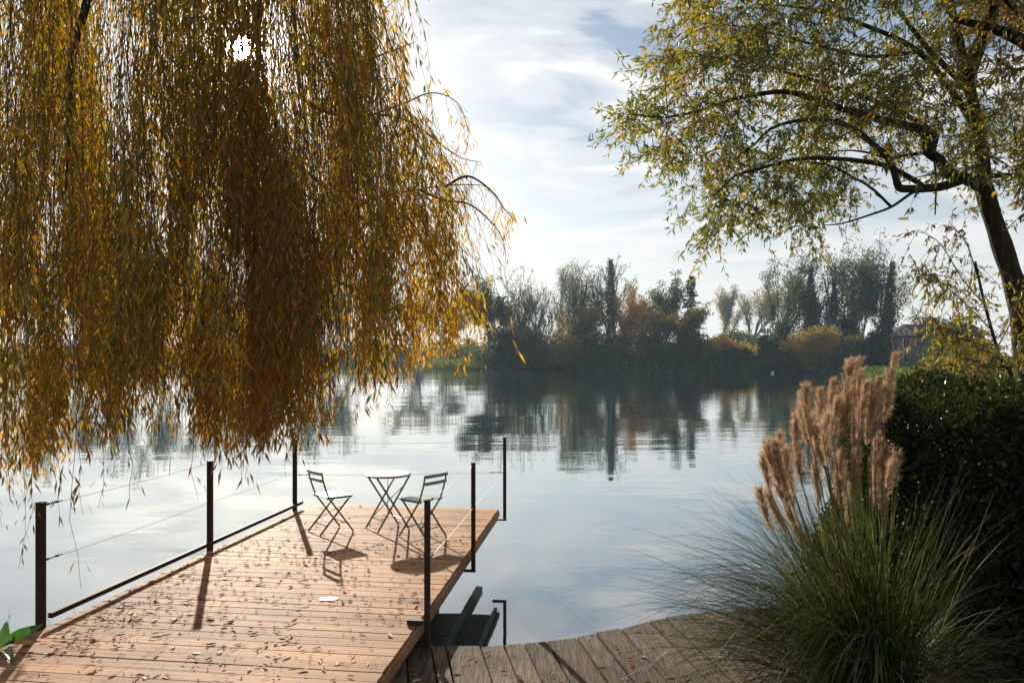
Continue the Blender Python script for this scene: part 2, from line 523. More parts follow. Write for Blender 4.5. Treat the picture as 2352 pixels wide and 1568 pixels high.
# water
mW, t = new_mat('lake_water')
c = N(t, 'ShaderNodeTexCoord')
m1 = N(t, 'ShaderNodeMapping'); m1.inputs['Scale'].default_value = (0.35, 1.0, 1.0)
t.links.new(c.outputs['Object'], m1.inputs[0])
n1 = N(t, 'ShaderNodeTexNoise', Scale=1.3, Detail=3.0, Roughness=0.5)
t.links.new(m1.outputs[0], n1.inputs['Vector'])
n2 = N(t, 'ShaderNodeTexNoise', Scale=0.16, Detail=2.0, Roughness=0.5)
t.links.new(m1.outputs[0], n2.inputs['Vector'])
n3 = N(t, 'ShaderNodeTexNoise', Scale=0.03, Detail=3.0, Roughness=0.6)     # wind patches
t.links.new(m1.outputs[0], n3.inputs['Vector'])
rp = ramp(t, [(0.42, 0.25), (0.62, 1.0)])
t.links.new(n3.outputs['Fac'], rp.inputs[0])
mul = N(t, 'ShaderNodeMath', operation='MULTIPLY'); t.links.new(n1.outputs['Fac'], mul.inputs[0]); t.links.new(rp.outputs[0], mul.inputs[1])
mad = N(t, 'ShaderNodeMath', operation='MULTIPLY_ADD'); t.links.new(n2.outputs['Fac'], mad.inputs[0]); mad.inputs[1].default_value = 3.0
t.links.new(mul.outputs[0], mad.inputs[2])
bp = N(t, 'ShaderNodeBump', Strength=1.0, Distance=0.0115)
t.links.new(mad.outputs[0], bp.inputs['Height'])
fr = N(t, 'ShaderNodeLayerWeight', Blend=0.5)
t.links.new(bp.outputs[0], fr.inputs['Normal'])
df = N(t, 'ShaderNodeBsdfDiffuse', Color=(0.022, 0.045, 0.048, 1))
gl = N(t, 'ShaderNodeBsdfGlossy', Roughness=0.015, Color=(0.96, 0.985, 1.0, 1))
t.links.new(bp.outputs[0], gl.inputs['Normal'])
mxs = N(t, 'ShaderNodeMixShader')
pwr = N(t, 'ShaderNodeMath', operation='POWER'); pwr.inputs[1].default_value = 2.6
t.links.new(fr.outputs['Facing'], pwr.inputs[0])
fma = N(t, 'ShaderNodeMath', operation='MULTIPLY_ADD', use_clamp=True); fma.inputs[1].default_value = 0.90; fma.inputs[2].default_value = 0.08
t.links.new(pwr.outputs[0], fma.inputs[0])
t.links.new(fma.outputs[0], mxs.inputs[0]); t.links.new(df.outputs[0], mxs.inputs[1]); t.links.new(gl.outputs[0], mxs.inputs[2])
o_ = N(t, 'ShaderNodeOutputMaterial'); t.links.new(mxs.outputs[0], o_.inputs[0])

# ground
mG, t = new_mat('ground_soil_grass')
c = N(t, 'ShaderNodeTexCoord')
na = N(t, 'ShaderNodeTexNoise', Scale=0.6, Detail=9.0, Roughness=0.65); t.links.new(c.outputs['Object'], na.inputs['Vector'])
ra = ramp(t, [(0.35, (0.035, 0.028, 0.018)), (0.5, (0.045, 0.05, 0.02)), (0.7, (0.075, 0.085, 0.03))]); t.links.new(na.outputs['Fac'], ra.inputs[0])
b = N(t, 'ShaderNodeBsdfPrincipled', Roughness=1.0); b.inputs['Specular IOR Level'].default_value = 0.0
t.links.new(ra.outputs[0], b.inputs['Base Color'])
nb = N(t, 'ShaderNodeTexNoise', Scale=9.0, Detail=5.0); t.links.new(c.outputs['Object'], nb.inputs['Vector'])
bb = N(t, 'ShaderNodeBump', Strength=0.6, Distance=0.05); t.links.new(nb.outputs['Fac'], bb.inputs['Height']); t.links.new(bb.outputs[0], b.inputs['Normal'])
o_ = N(t, 'ShaderNodeOutputMaterial'); t.links.new(b.outputs[0], o_.inputs[0])

# ------------------------------------------------------------------ ground and lake
LAKE = np.array([(-0.9, 5.6), (0.2, 5.8), (1.2, 6.2), (2.2, 6.6), (3.2, 7.6), (4.4, 9.0), (6.2, 11.8), (12, 19), (26, 50), (44, 95), (53, 118),
                 (58, 134), (54, 150), (40, 158), (22, 166), (5, 173), (-15, 178), (-20, 190), (-24, 235), (-34, 300), (-62, 335), (-130, 322),
                 (-210, 300), (-270, 210), (-210, 60), (-60, 8), (-9, 4.0), (-4.6, 4.3)])


def lake_sd(X, Y):
    """Distance to the lake's edge, positive on land."""
    P = np.stack([X, Y], -1)
    d = np.full(X.shape, 1e9)
    inside = np.zeros(X.shape, bool)
    n = len(LAKE)
    for i in range(n):
        a, b_ = LAKE[i], LAKE[(i + 1) % n]
        e = b_ - a
        w = P - a
        tt = np.clip((w @ e) / (e @ e), 0, 1)
        d = np.minimum(d, np.linalg.norm(w - tt[..., None] * e, axis=-1))
        cond = (a[1] > Y) != (b_[1] > Y)
        with np.errstate(divide='ignore', invalid='ignore'):
            xx = a[0] + (Y - a[1]) * e[0] / (e[1] if e[1] else 1e-9)
        inside ^= cond & (X < xx)
    return np.where(inside, -d, d)


def ground_z(X, Y):
    s = lake_sd(np.asarray(X, float), np.asarray(Y, float))
    land = 0.42 * (1 - np.exp(-np.maximum(s, 0) / 0.5)) + 0.02 * np.clip(s - 3, 0, 60) + 0.004 * np.clip(s - 60, 0, 400)
    return np.where(s > 0, land - 0.02, np.maximum(-1.6, 0.45 * s - 0.02))


nr, na_ = 190, 300
rr = np.concatenate([[0.0], np.geomspace(0.8, 690, nr - 1)])
aa = np.linspace(0, 2 * math.pi, na_, endpoint=False)
GX = (rr[:, None] * np.sin(aa)[None, :]).ravel(); GY = (5.0 + rr[:, None] * np.cos(aa)[None, :]).ravel()
GZ = ground_z(GX, GY)
i = np.arange(nr - 1)[:, None] * na_; k = np.arange(na_)[None, :]; k2 = (k + 1) % na_
GF = np.stack([i + k, i + na_ + k, i + na_ + k2, i + k2], -1).reshape(-1, 4)[:, ::-1]
go = link('ground', np_mesh('ground', np.c_[GX, GY, GZ], [GF], mG, smooth=True)); tag(go, kind='structure')

wv = np.array([[-300, 2, 0], [90, 2, 0], [90, 350, 0], [-300, 350, 0]], float)
lo = link('lake_water', np_mesh('lake_water', wv, [np.array([[0, 1, 2, 3]])], mW)); tag(lo, kind='structure')

# haze: closed box of thin air round the whole place
HAZE_DENSITY = 0.00026
hz, t = new_mat('haze_air')
pv = N(t, 'ShaderNodeVolumePrincipled', Density=HAZE_DENSITY, Anisotropy=0.25, Color=(0.60, 0.84, 1.0, 1))
o_ = N(t, 'ShaderNodeOutputMaterial'); t.links.new(pv.outputs[0], o_.inputs['Volume'])
mb = MB(); mb.box((0, 5, 16.0), (1410, 1410, 38.0))
ho = mb.build('haze', hz); tag(ho, kind='stuff')

# ------------------------------------------------------------------ wooden deck
DZ = 0.77
SL = 0.134                                       # the deck's long sides run along (SL, 1)
BD = np.array([1.0, -SL]); BD /= np.linalg.norm(BD)          # along the boards
LD = np.array([SL, 1.0]); LD /= np.linalg.norm(LD)


def left_edge(y): return -3.70 + 0.142 * (y - 6.22)
def right_edge(y): return -0.755 + 0.1195 * (y - 6.365)


deck = thing('wooden_deck', 'brown board deck reaching out over the lake, strewn with dry leaves', 'deck', (-2.2, 8.0, DZ))
DO = np.array([-2.2, 8.0, DZ])
BW, GAP = 0.1455, 0.0085
board_meshes = []
for v in range(6):
    mb = MB(); mb.box((0, 0, -0.014), (1, BW - GAP, 0.028))
    me = mb.mesh('board', M_deck); board_meshes.append(me)
y_far = 11.44
kk = 0
yl = y_far
while yl > 3.3:
    # board centre line starts on the left edge at depth yl and runs along BD
    yc = yl - BW / 2
    a = np.array([left_edge(yc), yc])
    # meet the right edge
    s_ = 3.0
    for _ in range(6):
        p = a + BD * s_
        s_ += (right_edge(p[1]) - p[0]) / BD[0]
    s_ += random.uniform(-0.004, 0.004)
    p = a + BD * s_
    c = (a + p) / 2
    o = link('board', board_meshes[kk % 6], deck)
    o.location = (c[0] - DO[0], c[1] - DO[1], random.uniform(-0.002, 0.002))
    o.rotation_euler = (random.uniform(-0.004, 0.004), 0, math.atan2(BD[1], BD[0]) + random.uniform(-0.001, 0.001))
    o.scale = (s_, 1, 1)
    yl -= BW / LD[1] * 1.0
    kk += 1


def deckpart(name, mb, mat, bevel=0.0):
    for q in mb.V: q -= DO
    return mb.build(name, mat, deck, bevel=bevel)


yA, yB = 3.3, 11.36
mb = MB(); mb.bar((right_edge(yA) - 0.03, yA, DZ - 0.095), (right_edge(yB - 0.36) - 0.03, yB - 0.36, DZ - 0.095), 0.05, 0.125)
deckpart('edge_beam', mb, M_deckedge, 0.004)
mb = MB(); mb.bar((right_edge(yA) + 0.012, yA, DZ - 0.060), (right_edge(yB - 0.33) + 0.012, yB - 0.33, DZ - 0.060), 0.022, 0.075)
deckpart('fascia_strip', mb, M_deck, 0.003)
mb = MB(); mb.bar((left_edge(yA) + 0.03, yA, DZ - 0.095), (left_edge(yB) + 0.03, yB, DZ - 0.095), 0.05, 0.125)
deckpart('edge_beam', mb, M_deckedge, 0.004)
for f_ in (0.35, 0.68):
    mb = MB()
    mb.bar((left_edge(yA) * (1 - f_) + right_edge(yA) * f_, yA, DZ - 0.10), (left_edge(yB) * (1 - f_) + right_edge(yB - .2) * f_, yB - .15, DZ - 0.10), 0.07, 0.13)
    deckpart('joist', mb, M_deckedge)
mb = MB(); mb.bar((right_edge(3.3) - 0.36, 3.3, DZ - 0.225), (right_edge(11.62) - 0.36, 11.62, DZ - 0.225), 0.10, 0.12)
deckpart('support_beam', mb, M_mossy, 0.005)
for yy in (6.45,):
    for sgn in (0, 1):
        x = (left_edge(yy) + 0.20) if sgn == 0 else (right_edge(yy) - 0.12)
        mb = MB(); mb.tube([(x, yy, -1.5), (x, yy, DZ - 0.17)], 0.065, 10)
        deckpart('pile', mb, M_mossy)

# ------------------------------------------------------------------ railings
LP = [np.array([-3.74, 6.22]), np.array([-3.36, 8.72]), np.array([-3.045, 10.99])]
RP = [np.array([-0.715, 6.34]), np.array([-0.452, 8.55]), np.array([-0.135, 11.22])]
RH = 0.985


def post_part(parent, p, w, z0, z1, bracket=None):
    o = parent.location
    mb = MB(); mb.box((p[0] - o[0], p[1] - o[1], (z0 + z1) / 2 - o[2]), (w, w, z1 - z0), -math.atan(SL))
    po = mb.build('post', M_steel, parent, bevel=0.004)
    mb = MB(); mb.box((p[0] - o[0], p[1] - o[1], z1 - o[2] + 0.004), (w + 0.006, w + 0.006, 0.008), -math.atan(SL))
    mb.build('post_cap', M_steel, po)
    return po


def sag(a, b, s, n=14):
    a, b = np.asarray(a, float), np.asarray(b, float)
    tt = np.linspace(0, 1, n)
    P = a[None] * (1 - tt[:, None]) + b[None] * tt[:, None]
    P[:, 2] -= s * 4 * tt * (1 - tt)
    return P


def wire_part(parent, a, b, s=0.01, r=0.0019, buckle=(True, True)):
    o = np.array(parent.location)
    mb = MB(); P = sag(a, b, s); mb.tube(P - o, r, 5)
    w = mb.build('wire', M_wire, parent)
    for flag, (u, v) in zip(buckle, ((a, b), (b, a))):
        if not flag: continue
        u, v = np.asarray(u, float), np.asarray(v, float)
        d = (v - u) / np.linalg.norm(v - u)
        mb = MB()
        Q = [u + d * x for x in (0.02, 0.05, 0.055, 0.085, 0.09, 0.16, 0.165, 0.19, 0.195, 0.24)]
        mb.tube(np.array(Q) - o, [0.004, 0.004, 0.010, 0.010, 0.005, 0.005, 0.010, 0.010, 0.004, 0.003], 6)
        mb.build('turnbuckle', M_steel, w)
    return w


lr = thing('deck_railing', 'low dark steel railing along the left edge of the deck, with a bottom rail', 'railing', (-3.36, 8.72, DZ))
for p, w in zip(LP, (0.056, 0.054, 0.052)):
    post_part(lr, p, w, DZ - 0.16, DZ + RH)
o = np.array(lr.location)
mb = MB()
ld = (LP[2] - LP[0]) / np.linalg.norm(LP[2] - LP[0])
e0 = LP[0] + ld * 0.03; e1 = LP[2] + ld * 0.12
mb.bar(np.array([e0[0] + .052, e0[1], DZ + 0.085]) - o, np.array([e1[0] + .052, e1[1], DZ + 0.085]) - o, 0.038, 0.042)
mb.build('bottom_rail', M_steel, lr, bevel=0.003)
for h in (0.525, 0.965):
    for i in range(2):
        a, b_ = LP[i], LP[i + 1]
        wire_part(lr, (a[0], a[1], DZ + h), (b_[0], b_[1], DZ + h), 0.012, buckle=(i == 0, False))

rr_ = thing('deck_railing', 'low dark steel railing along the right edge of the deck, posts hung outside the boards', 'railing', (-0.45, 8.55, DZ))
for i, p in enumerate(RP):
    q = p + np.array([0.03, 0])
    post_part(rr_, q, 0.044, DZ - 0.17, DZ + RH)
    o = np.array(rr_.location)
    mb = MB()
    mb.box(np.array([q[0] - 0.075, q[1], DZ - 0.185]) - o, (0.20, 0.05, 0.02), -math.atan(SL))
    mb.build('bracket', M_steel, rr_)
mb = MB(); mb.box(np.array([RP[0][0] - 0.06, RP[0][1] - 0.06, DZ + 0.022]) - np.array(rr_.location), (0.13, 0.045, 0.04), -math.atan(SL))
mb.build('clamp_plate', M_steel, rr_, bevel=0.003)
for h in (0.50, 0.965):
    for i in range(2):
        a, b_ = RP[i] + [.03, 0], RP[i + 1] + [.03, 0]
        wire_part(rr_, (a[0], a[1], DZ + h), (b_[0], b_[1], DZ + h), 0.01, buckle=(i == 0, i == 1))

fw = thing('wire_barrier', 'two thin wires stretched across the far end of the deck between corner posts', 'wire rail', (-1.6, 11.1, DZ))
for h in (0.49, 0.93):
    wire_part(fw, (LP[2][0], LP[2][1], DZ + h), (RP[2][0] + .03, RP[2][1], DZ + h), 0.012)

# ------------------------------------------------------------------ weathered boardwalk
BZ = 0.52
EDGE = np.array([(-1.9, 6.45), (-1.2, 6.50), (-0.783, 6.52), (-0.31, 6.49), (-0.058, 6.53), (0.234, 6.60), (0.458, 6.65), (0.726, 6.80), (0.954, 6.90),
                 (1.29, 7.15), (1.59, 7.27), (1.94, 7.36), (2.6, 7.52), (3.2, 7.6)])


def edge_y(x): return float(np.interp(x, EDGE[:, 0], EDGE[:, 1]))


PD = np.array([0.16, -0.987])
cuts = [-1.75, -1.52, -1.30, -1.09, -0.88, -0.67, -0.55, -0.265, -0.07, 0.094, 0.297, 0.555, 0.726, 0.954, 1.24, 1.40, 1.63, 1.88, 2.1, 2.34, 2.6, 2.85, 3.1]
bw = thing('plank_boardwalk', 'grey weathered plank boardwalk with a curving edge on the bank beside the deck', 'boardwalk', (0.6, 5.0, BZ))
BO = np.array([0.6, 5.0, BZ])
for j in range(len(cuts) - 1):
    g_ = random.uniform(0.006, 0.011)
    x0, x1 = cuts[j] + g_, cuts[j + 1] - g_
    jt = random.uniform(-0.015, 0.015)
    yA_, yB_ = edge_y(x0) + jt, edge_y(x1) + jt
    n = 8
    La, Lb = [], []
    back = 5.0 if x0 < 2.0 else 5.0
    for q in np.linspace(0, 1, n):
        wob = 0.004 * math.sin(9 * q + j)
        La.append((x0 + PD[0] * back * q + wob, yA_ + PD[1] * back * q))
        Lb.append((x1 + PD[0] * back * q + wob, yB_ + PD[1] * back * q))
    La, Lb = np.array(La), np.array(Lb)
    dz = random.uniform(-0.006, 0.006)
    cup = random.uniform(0.0, 0.006)
    rowz = np.linspace(0, 1, n) * 0.0 + dz
    mid = (La + Lb) / 2
    V = np.vstack([np.c_[La, rowz], np.c_[mid, rowz - cup], np.c_[Lb, rowz], np.c_[La, rowz - 0.045], np.c_[Lb, rowz - 0.045]])
    V[:, 0] -= BO[0]; V[:, 1] -= BO[1]
    F = []
    for q in range(n - 1):
        for s0, s1 in ((0, n), (n, 2 * n)):
            F.append([s0 + q, s0 + q + 1, s1 + q + 1, s1 + q][::-1])
        F.append([q, 3 * n + q, 3 * n + q + 1, q + 1][::-1])
        F.append([2 * n + q, 2 * n + q + 1, 4 * n + q + 1, 4 * n + q][::-1])
    F.append([0, n, 2 * n, 4 * n]); F3 = [[0, 4 * n, 3 * n]]
    # centre the plank's own axes on the plank, so that the grain runs along it
    me = np_mesh('plank', V, [np.array(F), np.array(F3)], M_grey)
    link('plank', me, bw)
mb = MB()
xs = np.linspace(-1.7, 3.1, 16)
mb.tube([(x - BO[0], edge_y(x) - 0.10 - BO[1], -0.10) for x in xs], 0.05, 6)
mb.build('edge_beam', M_grey, bw)
for x in (-1.2, 0.15, 1.35, 2.7):
    mb = MB(); mb.tube([(x - BO[0], edge_y(x) - 0.14 - BO[1], -2.0), (x - BO[0], edge_y(x) - 0.14 - BO[1], -0.055)], 0.06, 8)
    mb.build('support_post', M_mossy, bw)

# ------------------------------------------------------------------ bistro chairs and table


def make_chair(label, loc, rz, cat='chair'):
    r = thing('bistro_chair', label, cat, loc, rz, 'folding bistro chairs on the deck')
    for s in (-1, 1):
        x = 0.185 * s
        mb = MB(); P = bez([(x, -0.20, 0.765), (x, -0.175, 0.64), (x, -0.115, 0.47), (x, -0.09, 0.425), (x, 0.22, 0.008)], 16)
        mb.tube(P, 0.0112, 6); mb.build('back_leg', M_frame, r, smooth=True)
        x2 = 0.165 * s
        mb = MB(); mb.tube([(x2, 0.185, 0.435), (x2, -0.21, 0.008)], 0.0112, 6); mb.build('leg', M_frame, r, smooth=True)
        mb = MB(); mb.bar((0.175 * s, -0.13, 0.437), (0.175 * s, 0.205, 0.437), 0.012, 0.018); mb.build('seat_rail', M_frame, r)
    for k_ in range(7):
        y = -0.115 + k_ * 0.052
        mb = MB(); mb.box((0, y, 0.452), (0.395, 0.042, 0.010)); mb.build('seat_slat', M_chair, r, bevel=0.002)
    for z, y in ((0.745, -0.211), (0.66, -0.192)):
        mb = MB()
        n = 9
        xs = np.linspace(-0.20, 0.20, n)
        ys = y - 0.012 * (1 - (xs / 0.2) ** 2) + 0.0
        V = []
        for q in range(n):
            for dz, dy in ((-0.021, 0.006), (0.021, -0.001)):
                V += [[xs[q], ys[q] + dy - 0.004, z + dz], [xs[q], ys[q] + dy + 0.004, z + dz]]
        F = []
        for q in range(n - 1):
            a = 4 * q
            F += [[a, a + 4, a + 6, a + 2], [a + 1, a + 3, a + 7, a + 5], [a + 2, a + 6, a + 7, a + 3], [a, a + 1, a + 5, a + 4]]
        F += [[0, 2, 3, 1], [4 * n - 4, 4 * n - 3, 4 * n - 1, 4 * n - 2]]
        mb.add(V, F); mb.build('back_slat', M_chair, r)
    mb = MB(); mb.tube([(-0.165, -0.12, 0.105), (0.165, -0.12, 0.105)], 0.006, 5); mb.build('stretcher', M_frame, r)
    mb = MB(); mb.tube([(-0.185, 0.14, 0.115), (0.185, 0.14, 0.115)], 0.006, 5); mb.build('stretcher', M_frame, r)
    mb = MB(); mb.tube([(-0.165, -0.10, 0.128), (-0.02, 0.0, 0.24), (0.165, 0.09, 0.33)], 0.004, 5); mb.build('brace', M_frame, r)
    return r


def yaw(fx, fy): return math.atan2(-fx, fy)


make_chair('grey folding bistro chair left of the round table, its seat slats shining in the sun', (-2.235, 9.63, DZ), yaw(0.78, 0.63))
make_chair('grey folding bistro chair right of the round table, its back towards the rail', (-1.06, 9.38, DZ), yaw(-0.80, 0.60))

tb = thing('bistro_table', 'small round grey bistro table with crossed folding legs between two chairs', 'table', (-1.55, 9.78, DZ), math.atan2(0.24, 0.36))
mb = MB()
mb.lathe([(0.0, 0.692), (0.20, 0.693), (0.277, 0.694), (0.287, 0.691), (0.290, 0.684), (0.288, 0.668), (0.281, 0.668), (0.280, 0.683), (0.15, 0.684), (0.0, 0.684)], 48)
mb.build('tabletop', M_chair, tb, smooth=False)
for s in (-1, 1):
    y = 0.175 * s
    mb = MB(); mb.tube([(-0.215, y, 0.008), (0.215, y, 0.672)], 0.0112, 6); mb.build('leg', M_frame, tb, smooth=True)
    y = 0.150 * s
    mb = MB(); mb.tube([(0.215, y, 0.008), (-0.215, y, 0.672)], 0.0112, 6); mb.build('leg', M_frame, tb, smooth=True)
mb = MB(); mb.tube([(-0.135, 0.175, 0.13), (0.02, 0.0, 0.36), (0.165, -0.175, 0.575)], 0.005, 5); mb.build('brace', M_frame, tb)
mb = MB(); mb.tube([(-0.135, -0.175, 0.13), (-0.135, 0.175, 0.13)], 0.006, 5); mb.build('stretcher', M_frame, tb)
mb = MB(); mb.tube([(0.135, -0.15, 0.13), (0.135, 0.15, 0.13)], 0.006, 5); mb.build('stretcher', M_frame, tb)
mb = MB(); mb.tube([(0.0, 0.0, 0.20), (0.0, 0.0, 0.67)], 0.004, 5); mb.build('stay_rod', M_frame, tb)

# a small puddle on the boards
mP, t = new_mat('puddle_water')
b = N(t, 'ShaderNodeBsdfPrincipled', Roughness=0.28); b.inputs['Base Color'].default_value = (0.20, 0.12, 0.07, 1); b.inputs['IOR'].default_value = 1.9
o_ = N(t, 'ShaderNodeOutputMaterial'); t.links.new(b.outputs[0], o_.inputs[0])
a = np.linspace(0, 2 * math.pi, 28, endpoint=False)
rp_ = 0.085 * (1 + 0.10 * np.sin(2 * a + 1) + 0.05 * np.sin(5 * a))
pc = W(755, 1376, 1800 * 2.15 / (1376 - 818))
V = np.c_[rp_ * np.cos(a) * 1.0, rp_ * np.sin(a) * 0.75, np.full(28, 0.0)]
Vt = np.vstack([V * [0.92, 0.92, 1] + [0, 0, 0.0035], V, [[0, 0, 0.0038]]])
F = [[q, (q + 1) % 28, 28 + (q + 1) % 28, 28 + q][::-1] for q in range(28)]
F3 = [[56, q, (q + 1) % 28] for q in range(28)]
po = link('puddle', np_mesh('puddle', Vt, [np.array(F), np.array(F3)], mP, smooth=False)); po.location = (pc[0], pc[1], DZ + 0.004)
tag(po, 'small bright puddle of rainwater on the deck boards', 'puddle')

# ------------------------------------------------------------------ fallen leaves
FL = []
n_try = 0
while len(FL) < 1500 and n_try < 30000:
    n_try += 1
    y = random.uniform(4.9, 11.2)
    x = random.uniform(left_edge(y) + 0.05, right_edge(y) - 0.04)
    u = (x - left_edge(y)) / (right_edge(y) - left_edge(y))
    dens = (1.0 - 0.55 * u) * (1.0 if y < 8.5 else max(0.12, 1 - (y - 8.5) / 2.2))
    dens *= 0.35 + 0.65 * (0.5 + 0.5 * math.sin(3.1 * x + 1.3) * math.cos(2.3 * y + 0.4))
    if random.random() < dens:
        FL.append((x, y, DZ + 0.006, 0))
for _ in range(60):
    y = random.uniform(4.9, 8.8); u = random.random() ** 1.5
    x = left_edge(y) + 0.12 + u * (right_edge(y) - left_edge(y) - 0.25)
    for _k in range(random.randint(4, 9)):
        FL.append((min(max(x + random.gauss(0, .07), left_edge(y) + .04), right_edge(y) - .04), y + random.gauss(0, .05), DZ + 0.006 + random.random() * 0.006, 0))
for _ in range(170):
    x = random.uniform(-0.6, 2.4); y = random.uniform(4.9, edge_y(x) - 0.05)
    FL.append((x, y, BZ + 0.010, 1))
for _ in range(130):
    x = min(-0.35, random.gauss(-0.72, 0.18)); y = random.uniform(5.0, 6.45)
    FL.append((x, y, BZ + 0.012 + random.random() * 0.02, 1))
for _ in range(60):
    FL.append((random.uniform(1.2, 2.2), random.uniform(4.9, 5.6), BZ + 0.012, 1))
FL = np.array(FL)
nF = len(FL)
fLen = np.clip(rng.lognormal(-3.0, 0.36, nF), 0.018, 0.088); fWid = fLen * rng.uniform(0.18, 0.42, nF)
thin = rng.random(nF) < 0.22; fWid[thin] = rng.uniform(0.002, 0.004, thin.sum())
fTint = np.clip(rng.choice([0.15, 0.45, 0.6, 0.82, 0.97], nF, p=[.12, .28, .28, .18, .14]) + rng.normal(0, .05, nF), 0, 1)
fAng = rng.uniform(0, 2 * math.pi, nF)
fD = np.c_[np.cos(fAng), np.sin(fAng), rng.uniform(-0.02, 0.16, nF)]
big = split_largest(FL[:, :3], fLen * (0.5 + fWid / fLen), 300)
dry_meshes = {}
for cname, tt in (('dark brown', 0.12), ('rust brown', 0.5), ('yellowish', 0.82), ('pale straw coloured', 1.0)):
    dry_meshes[cname] = [big_leaf_mesh('fallen_leaf', M_dry, min(1, tt + random.uniform(-.05, .05)), bend=bd, curl=cu) for bd, cu in ((0.015, 0.05), (-0.03, 0.09), (0.03, 0.03))]
for i in np.nonzero(big)[0]:
    tt = fTint[i]
    cname = 'dark brown' if tt < 0.3 else 'rust brown' if tt < 0.68 else 'yellowish' if tt < 0.9 else 'pale straw coloured'
    o = link('fallen_leaf', random.choice(dry_meshes[cname]))
    o.location = FL[i, :3] + np.array([0, 0, 0.001])
    o.rotation_euler = (random.gauss(0, 0.16), random.uniform(-0.08, 0.02), fAng[i])
    o.scale = (fLen[i], fWid[i], fLen[i] * random.uniform(0.4, 1.2))
    if FL[i, 3] == 1:
        zone = 'lying on the grey planks of the boardwalk' if FL[i, 0] > -0.3 else 'in the leaf drift where the boardwalk meets the deck'
    else:
        u = (FL[i, 0] - left_edge(FL[i, 1])) / (right_edge(FL[i, 1]) - left_edge(FL[i, 1]))
        zone = ('on the deck boards near the left railing' if u < 0.33 else 'on the middle of the deck boards' if u < 0.66 else 'on the deck boards near the right railing')
    tag(o, '%s dry willow leaf %s' % (cname, zone), 'leaf', 'dry leaves fallen on the deck and boardwalk')
r_ = ~big
me = leaf_mesh('fallen_leaf_litter', FL[r_, :3], fD[r_], fLen[r_], fWid[r_], fTint[r_], M_dry, fold=0.3, roll=np.tile([0, 0, 1.0], (r_.sum(), 1)) + rng.normal(0, .25, (r_.sum(), 3)))
tag(link('fallen_leaf_litter', me), 'scattered small dry leaves and twigs over deck and boardwalk', 'leaf litter', kind='stuff')

# ------------------------------------------------------------------ weeping willow
wil = thing('weeping_willow', 'huge weeping willow in yellow autumn leaf hanging over the deck from the left', 'tree', (-5.6, 2.6, 0.2))
WO = np.array([-5.6, 2.6, 0.2])
mb = MB()
mb.tube(bez([(-5.6, 2.6, -0.3), (-5.55, 2.65, 1.4), (-5.35, 2.8, 3.0), (-5.0, 3.1, 4.6), (-4.7, 3.5, 6.4), (-4.4, 4.2, 8.4)], 30) - WO, np.linspace(0.48, 0.20, 31), 12)
mb.build('trunk', M_bark, wil, smooth=True)


def limb(pts, r0, r1, parent, origin, mat=M_bark, n=24, sides=8, name='limb'):
    P = bez(pts, n)
    mb = MB(); mb.tube(P - origin, np.linspace(r0, r1, len(P)), sides)
    mb.build(name, mat, parent, smooth=True)
    return P


top = (-4.7, 3.5, 6.2)
limbs = [
    limb([(-5.0, 3.1, 4.8), (-4.6, 4.3, 6.6), (-3.9, 6.0, 7.4), (-3.1, 7.6, 7.2), W(640, -190, 8.6), W(720, -150, 8.7)], 0.17, 0.05, wil, WO),
    limb([top, (-3.6, 4.6, 7.6), (-2.4, 5.8, 7.9), (-1.7, 6.8, 7.2)], 0.16, 0.05, wil, WO),
    limb([(-5.2, 2.9, 3.9), (-4.9, 4.6, 5.6), (-4.6, 6.6, 7.0), (-4.2, 8.4, 7.6)], 0.15, 0.04, wil, WO),
    limb([top, (-4.2, 3.4, 7.8), (-2.6, 3.6, 8.0), (-1.2, 4.0, 7.4)], 0.14, 0.05, wil, WO),
    limb([W(240, -260, 5.8), W(200, 0, 5.6), W(180, 70, 5.6), W(165, 170, 5.6), W(158, 300, 5.6), W(150, 460, 5.6)], 0.034, 0.005, wil, WO, name='hanging_branch'),
    limb([W(655, -180, 8.6), W(672, 0, 8.6), W(684, 160, 8.6), W(700, 228, 8.6), W(760, 262, 8.6)], 0.032, 0.018, wil, WO, name='hanging_branch'),
    limb([W(600, -120, 7.2), W(592, 150, 7.2), W(585, 480, 7.1), W(582, 820, 7.0), W(578, 930, 7.0)], 0.026, 0.010, wil, WO, name='hanging_branch'),
]
# arching branches that reach out over the water on the right
D8 = 8.6
arcs = [
    [(690, 225), (760, 262), (830, 270), (880, 255), (935, 235), (985, 214), (1030, 222), (1060, 250), (1076, 305)],
    [(860, 262), (930, 275), (985, 310), (1030, 345), (1065, 365), (1105, 372)],
    [(700, 390), (800, 470), (880, 450), (960, 435), (1040, 425), (1100, 425), (1125, 432)],
    [(960, 435), (1020, 460), (1075, 468), (1118, 500), (1150, 540), (1163, 590)],
    [(1020, 430), (1075, 405), (1130, 440), (1160, 482), (1178, 492)],
    [(660, 430), (800, 490), (935, 523), (1018, 605), (1078, 677), (1133, 748)],
    [(740, 250), (790, 140), (850, 60), (930, -25)],
    [(800, 150), (860, 132), (915, 112), (952, 97)],
    [(780, 250), (850, 190), (905, 180)],
    [(640, 600), (760, 640), (880, 690), (980, 720), (1050, 760)],
    [(620, 380), (700, 420), (800, 560), (890, 640), (960, 660)],
]
S_P, S_tint = [], []       # strand polylines with their own colour
tub = MB()
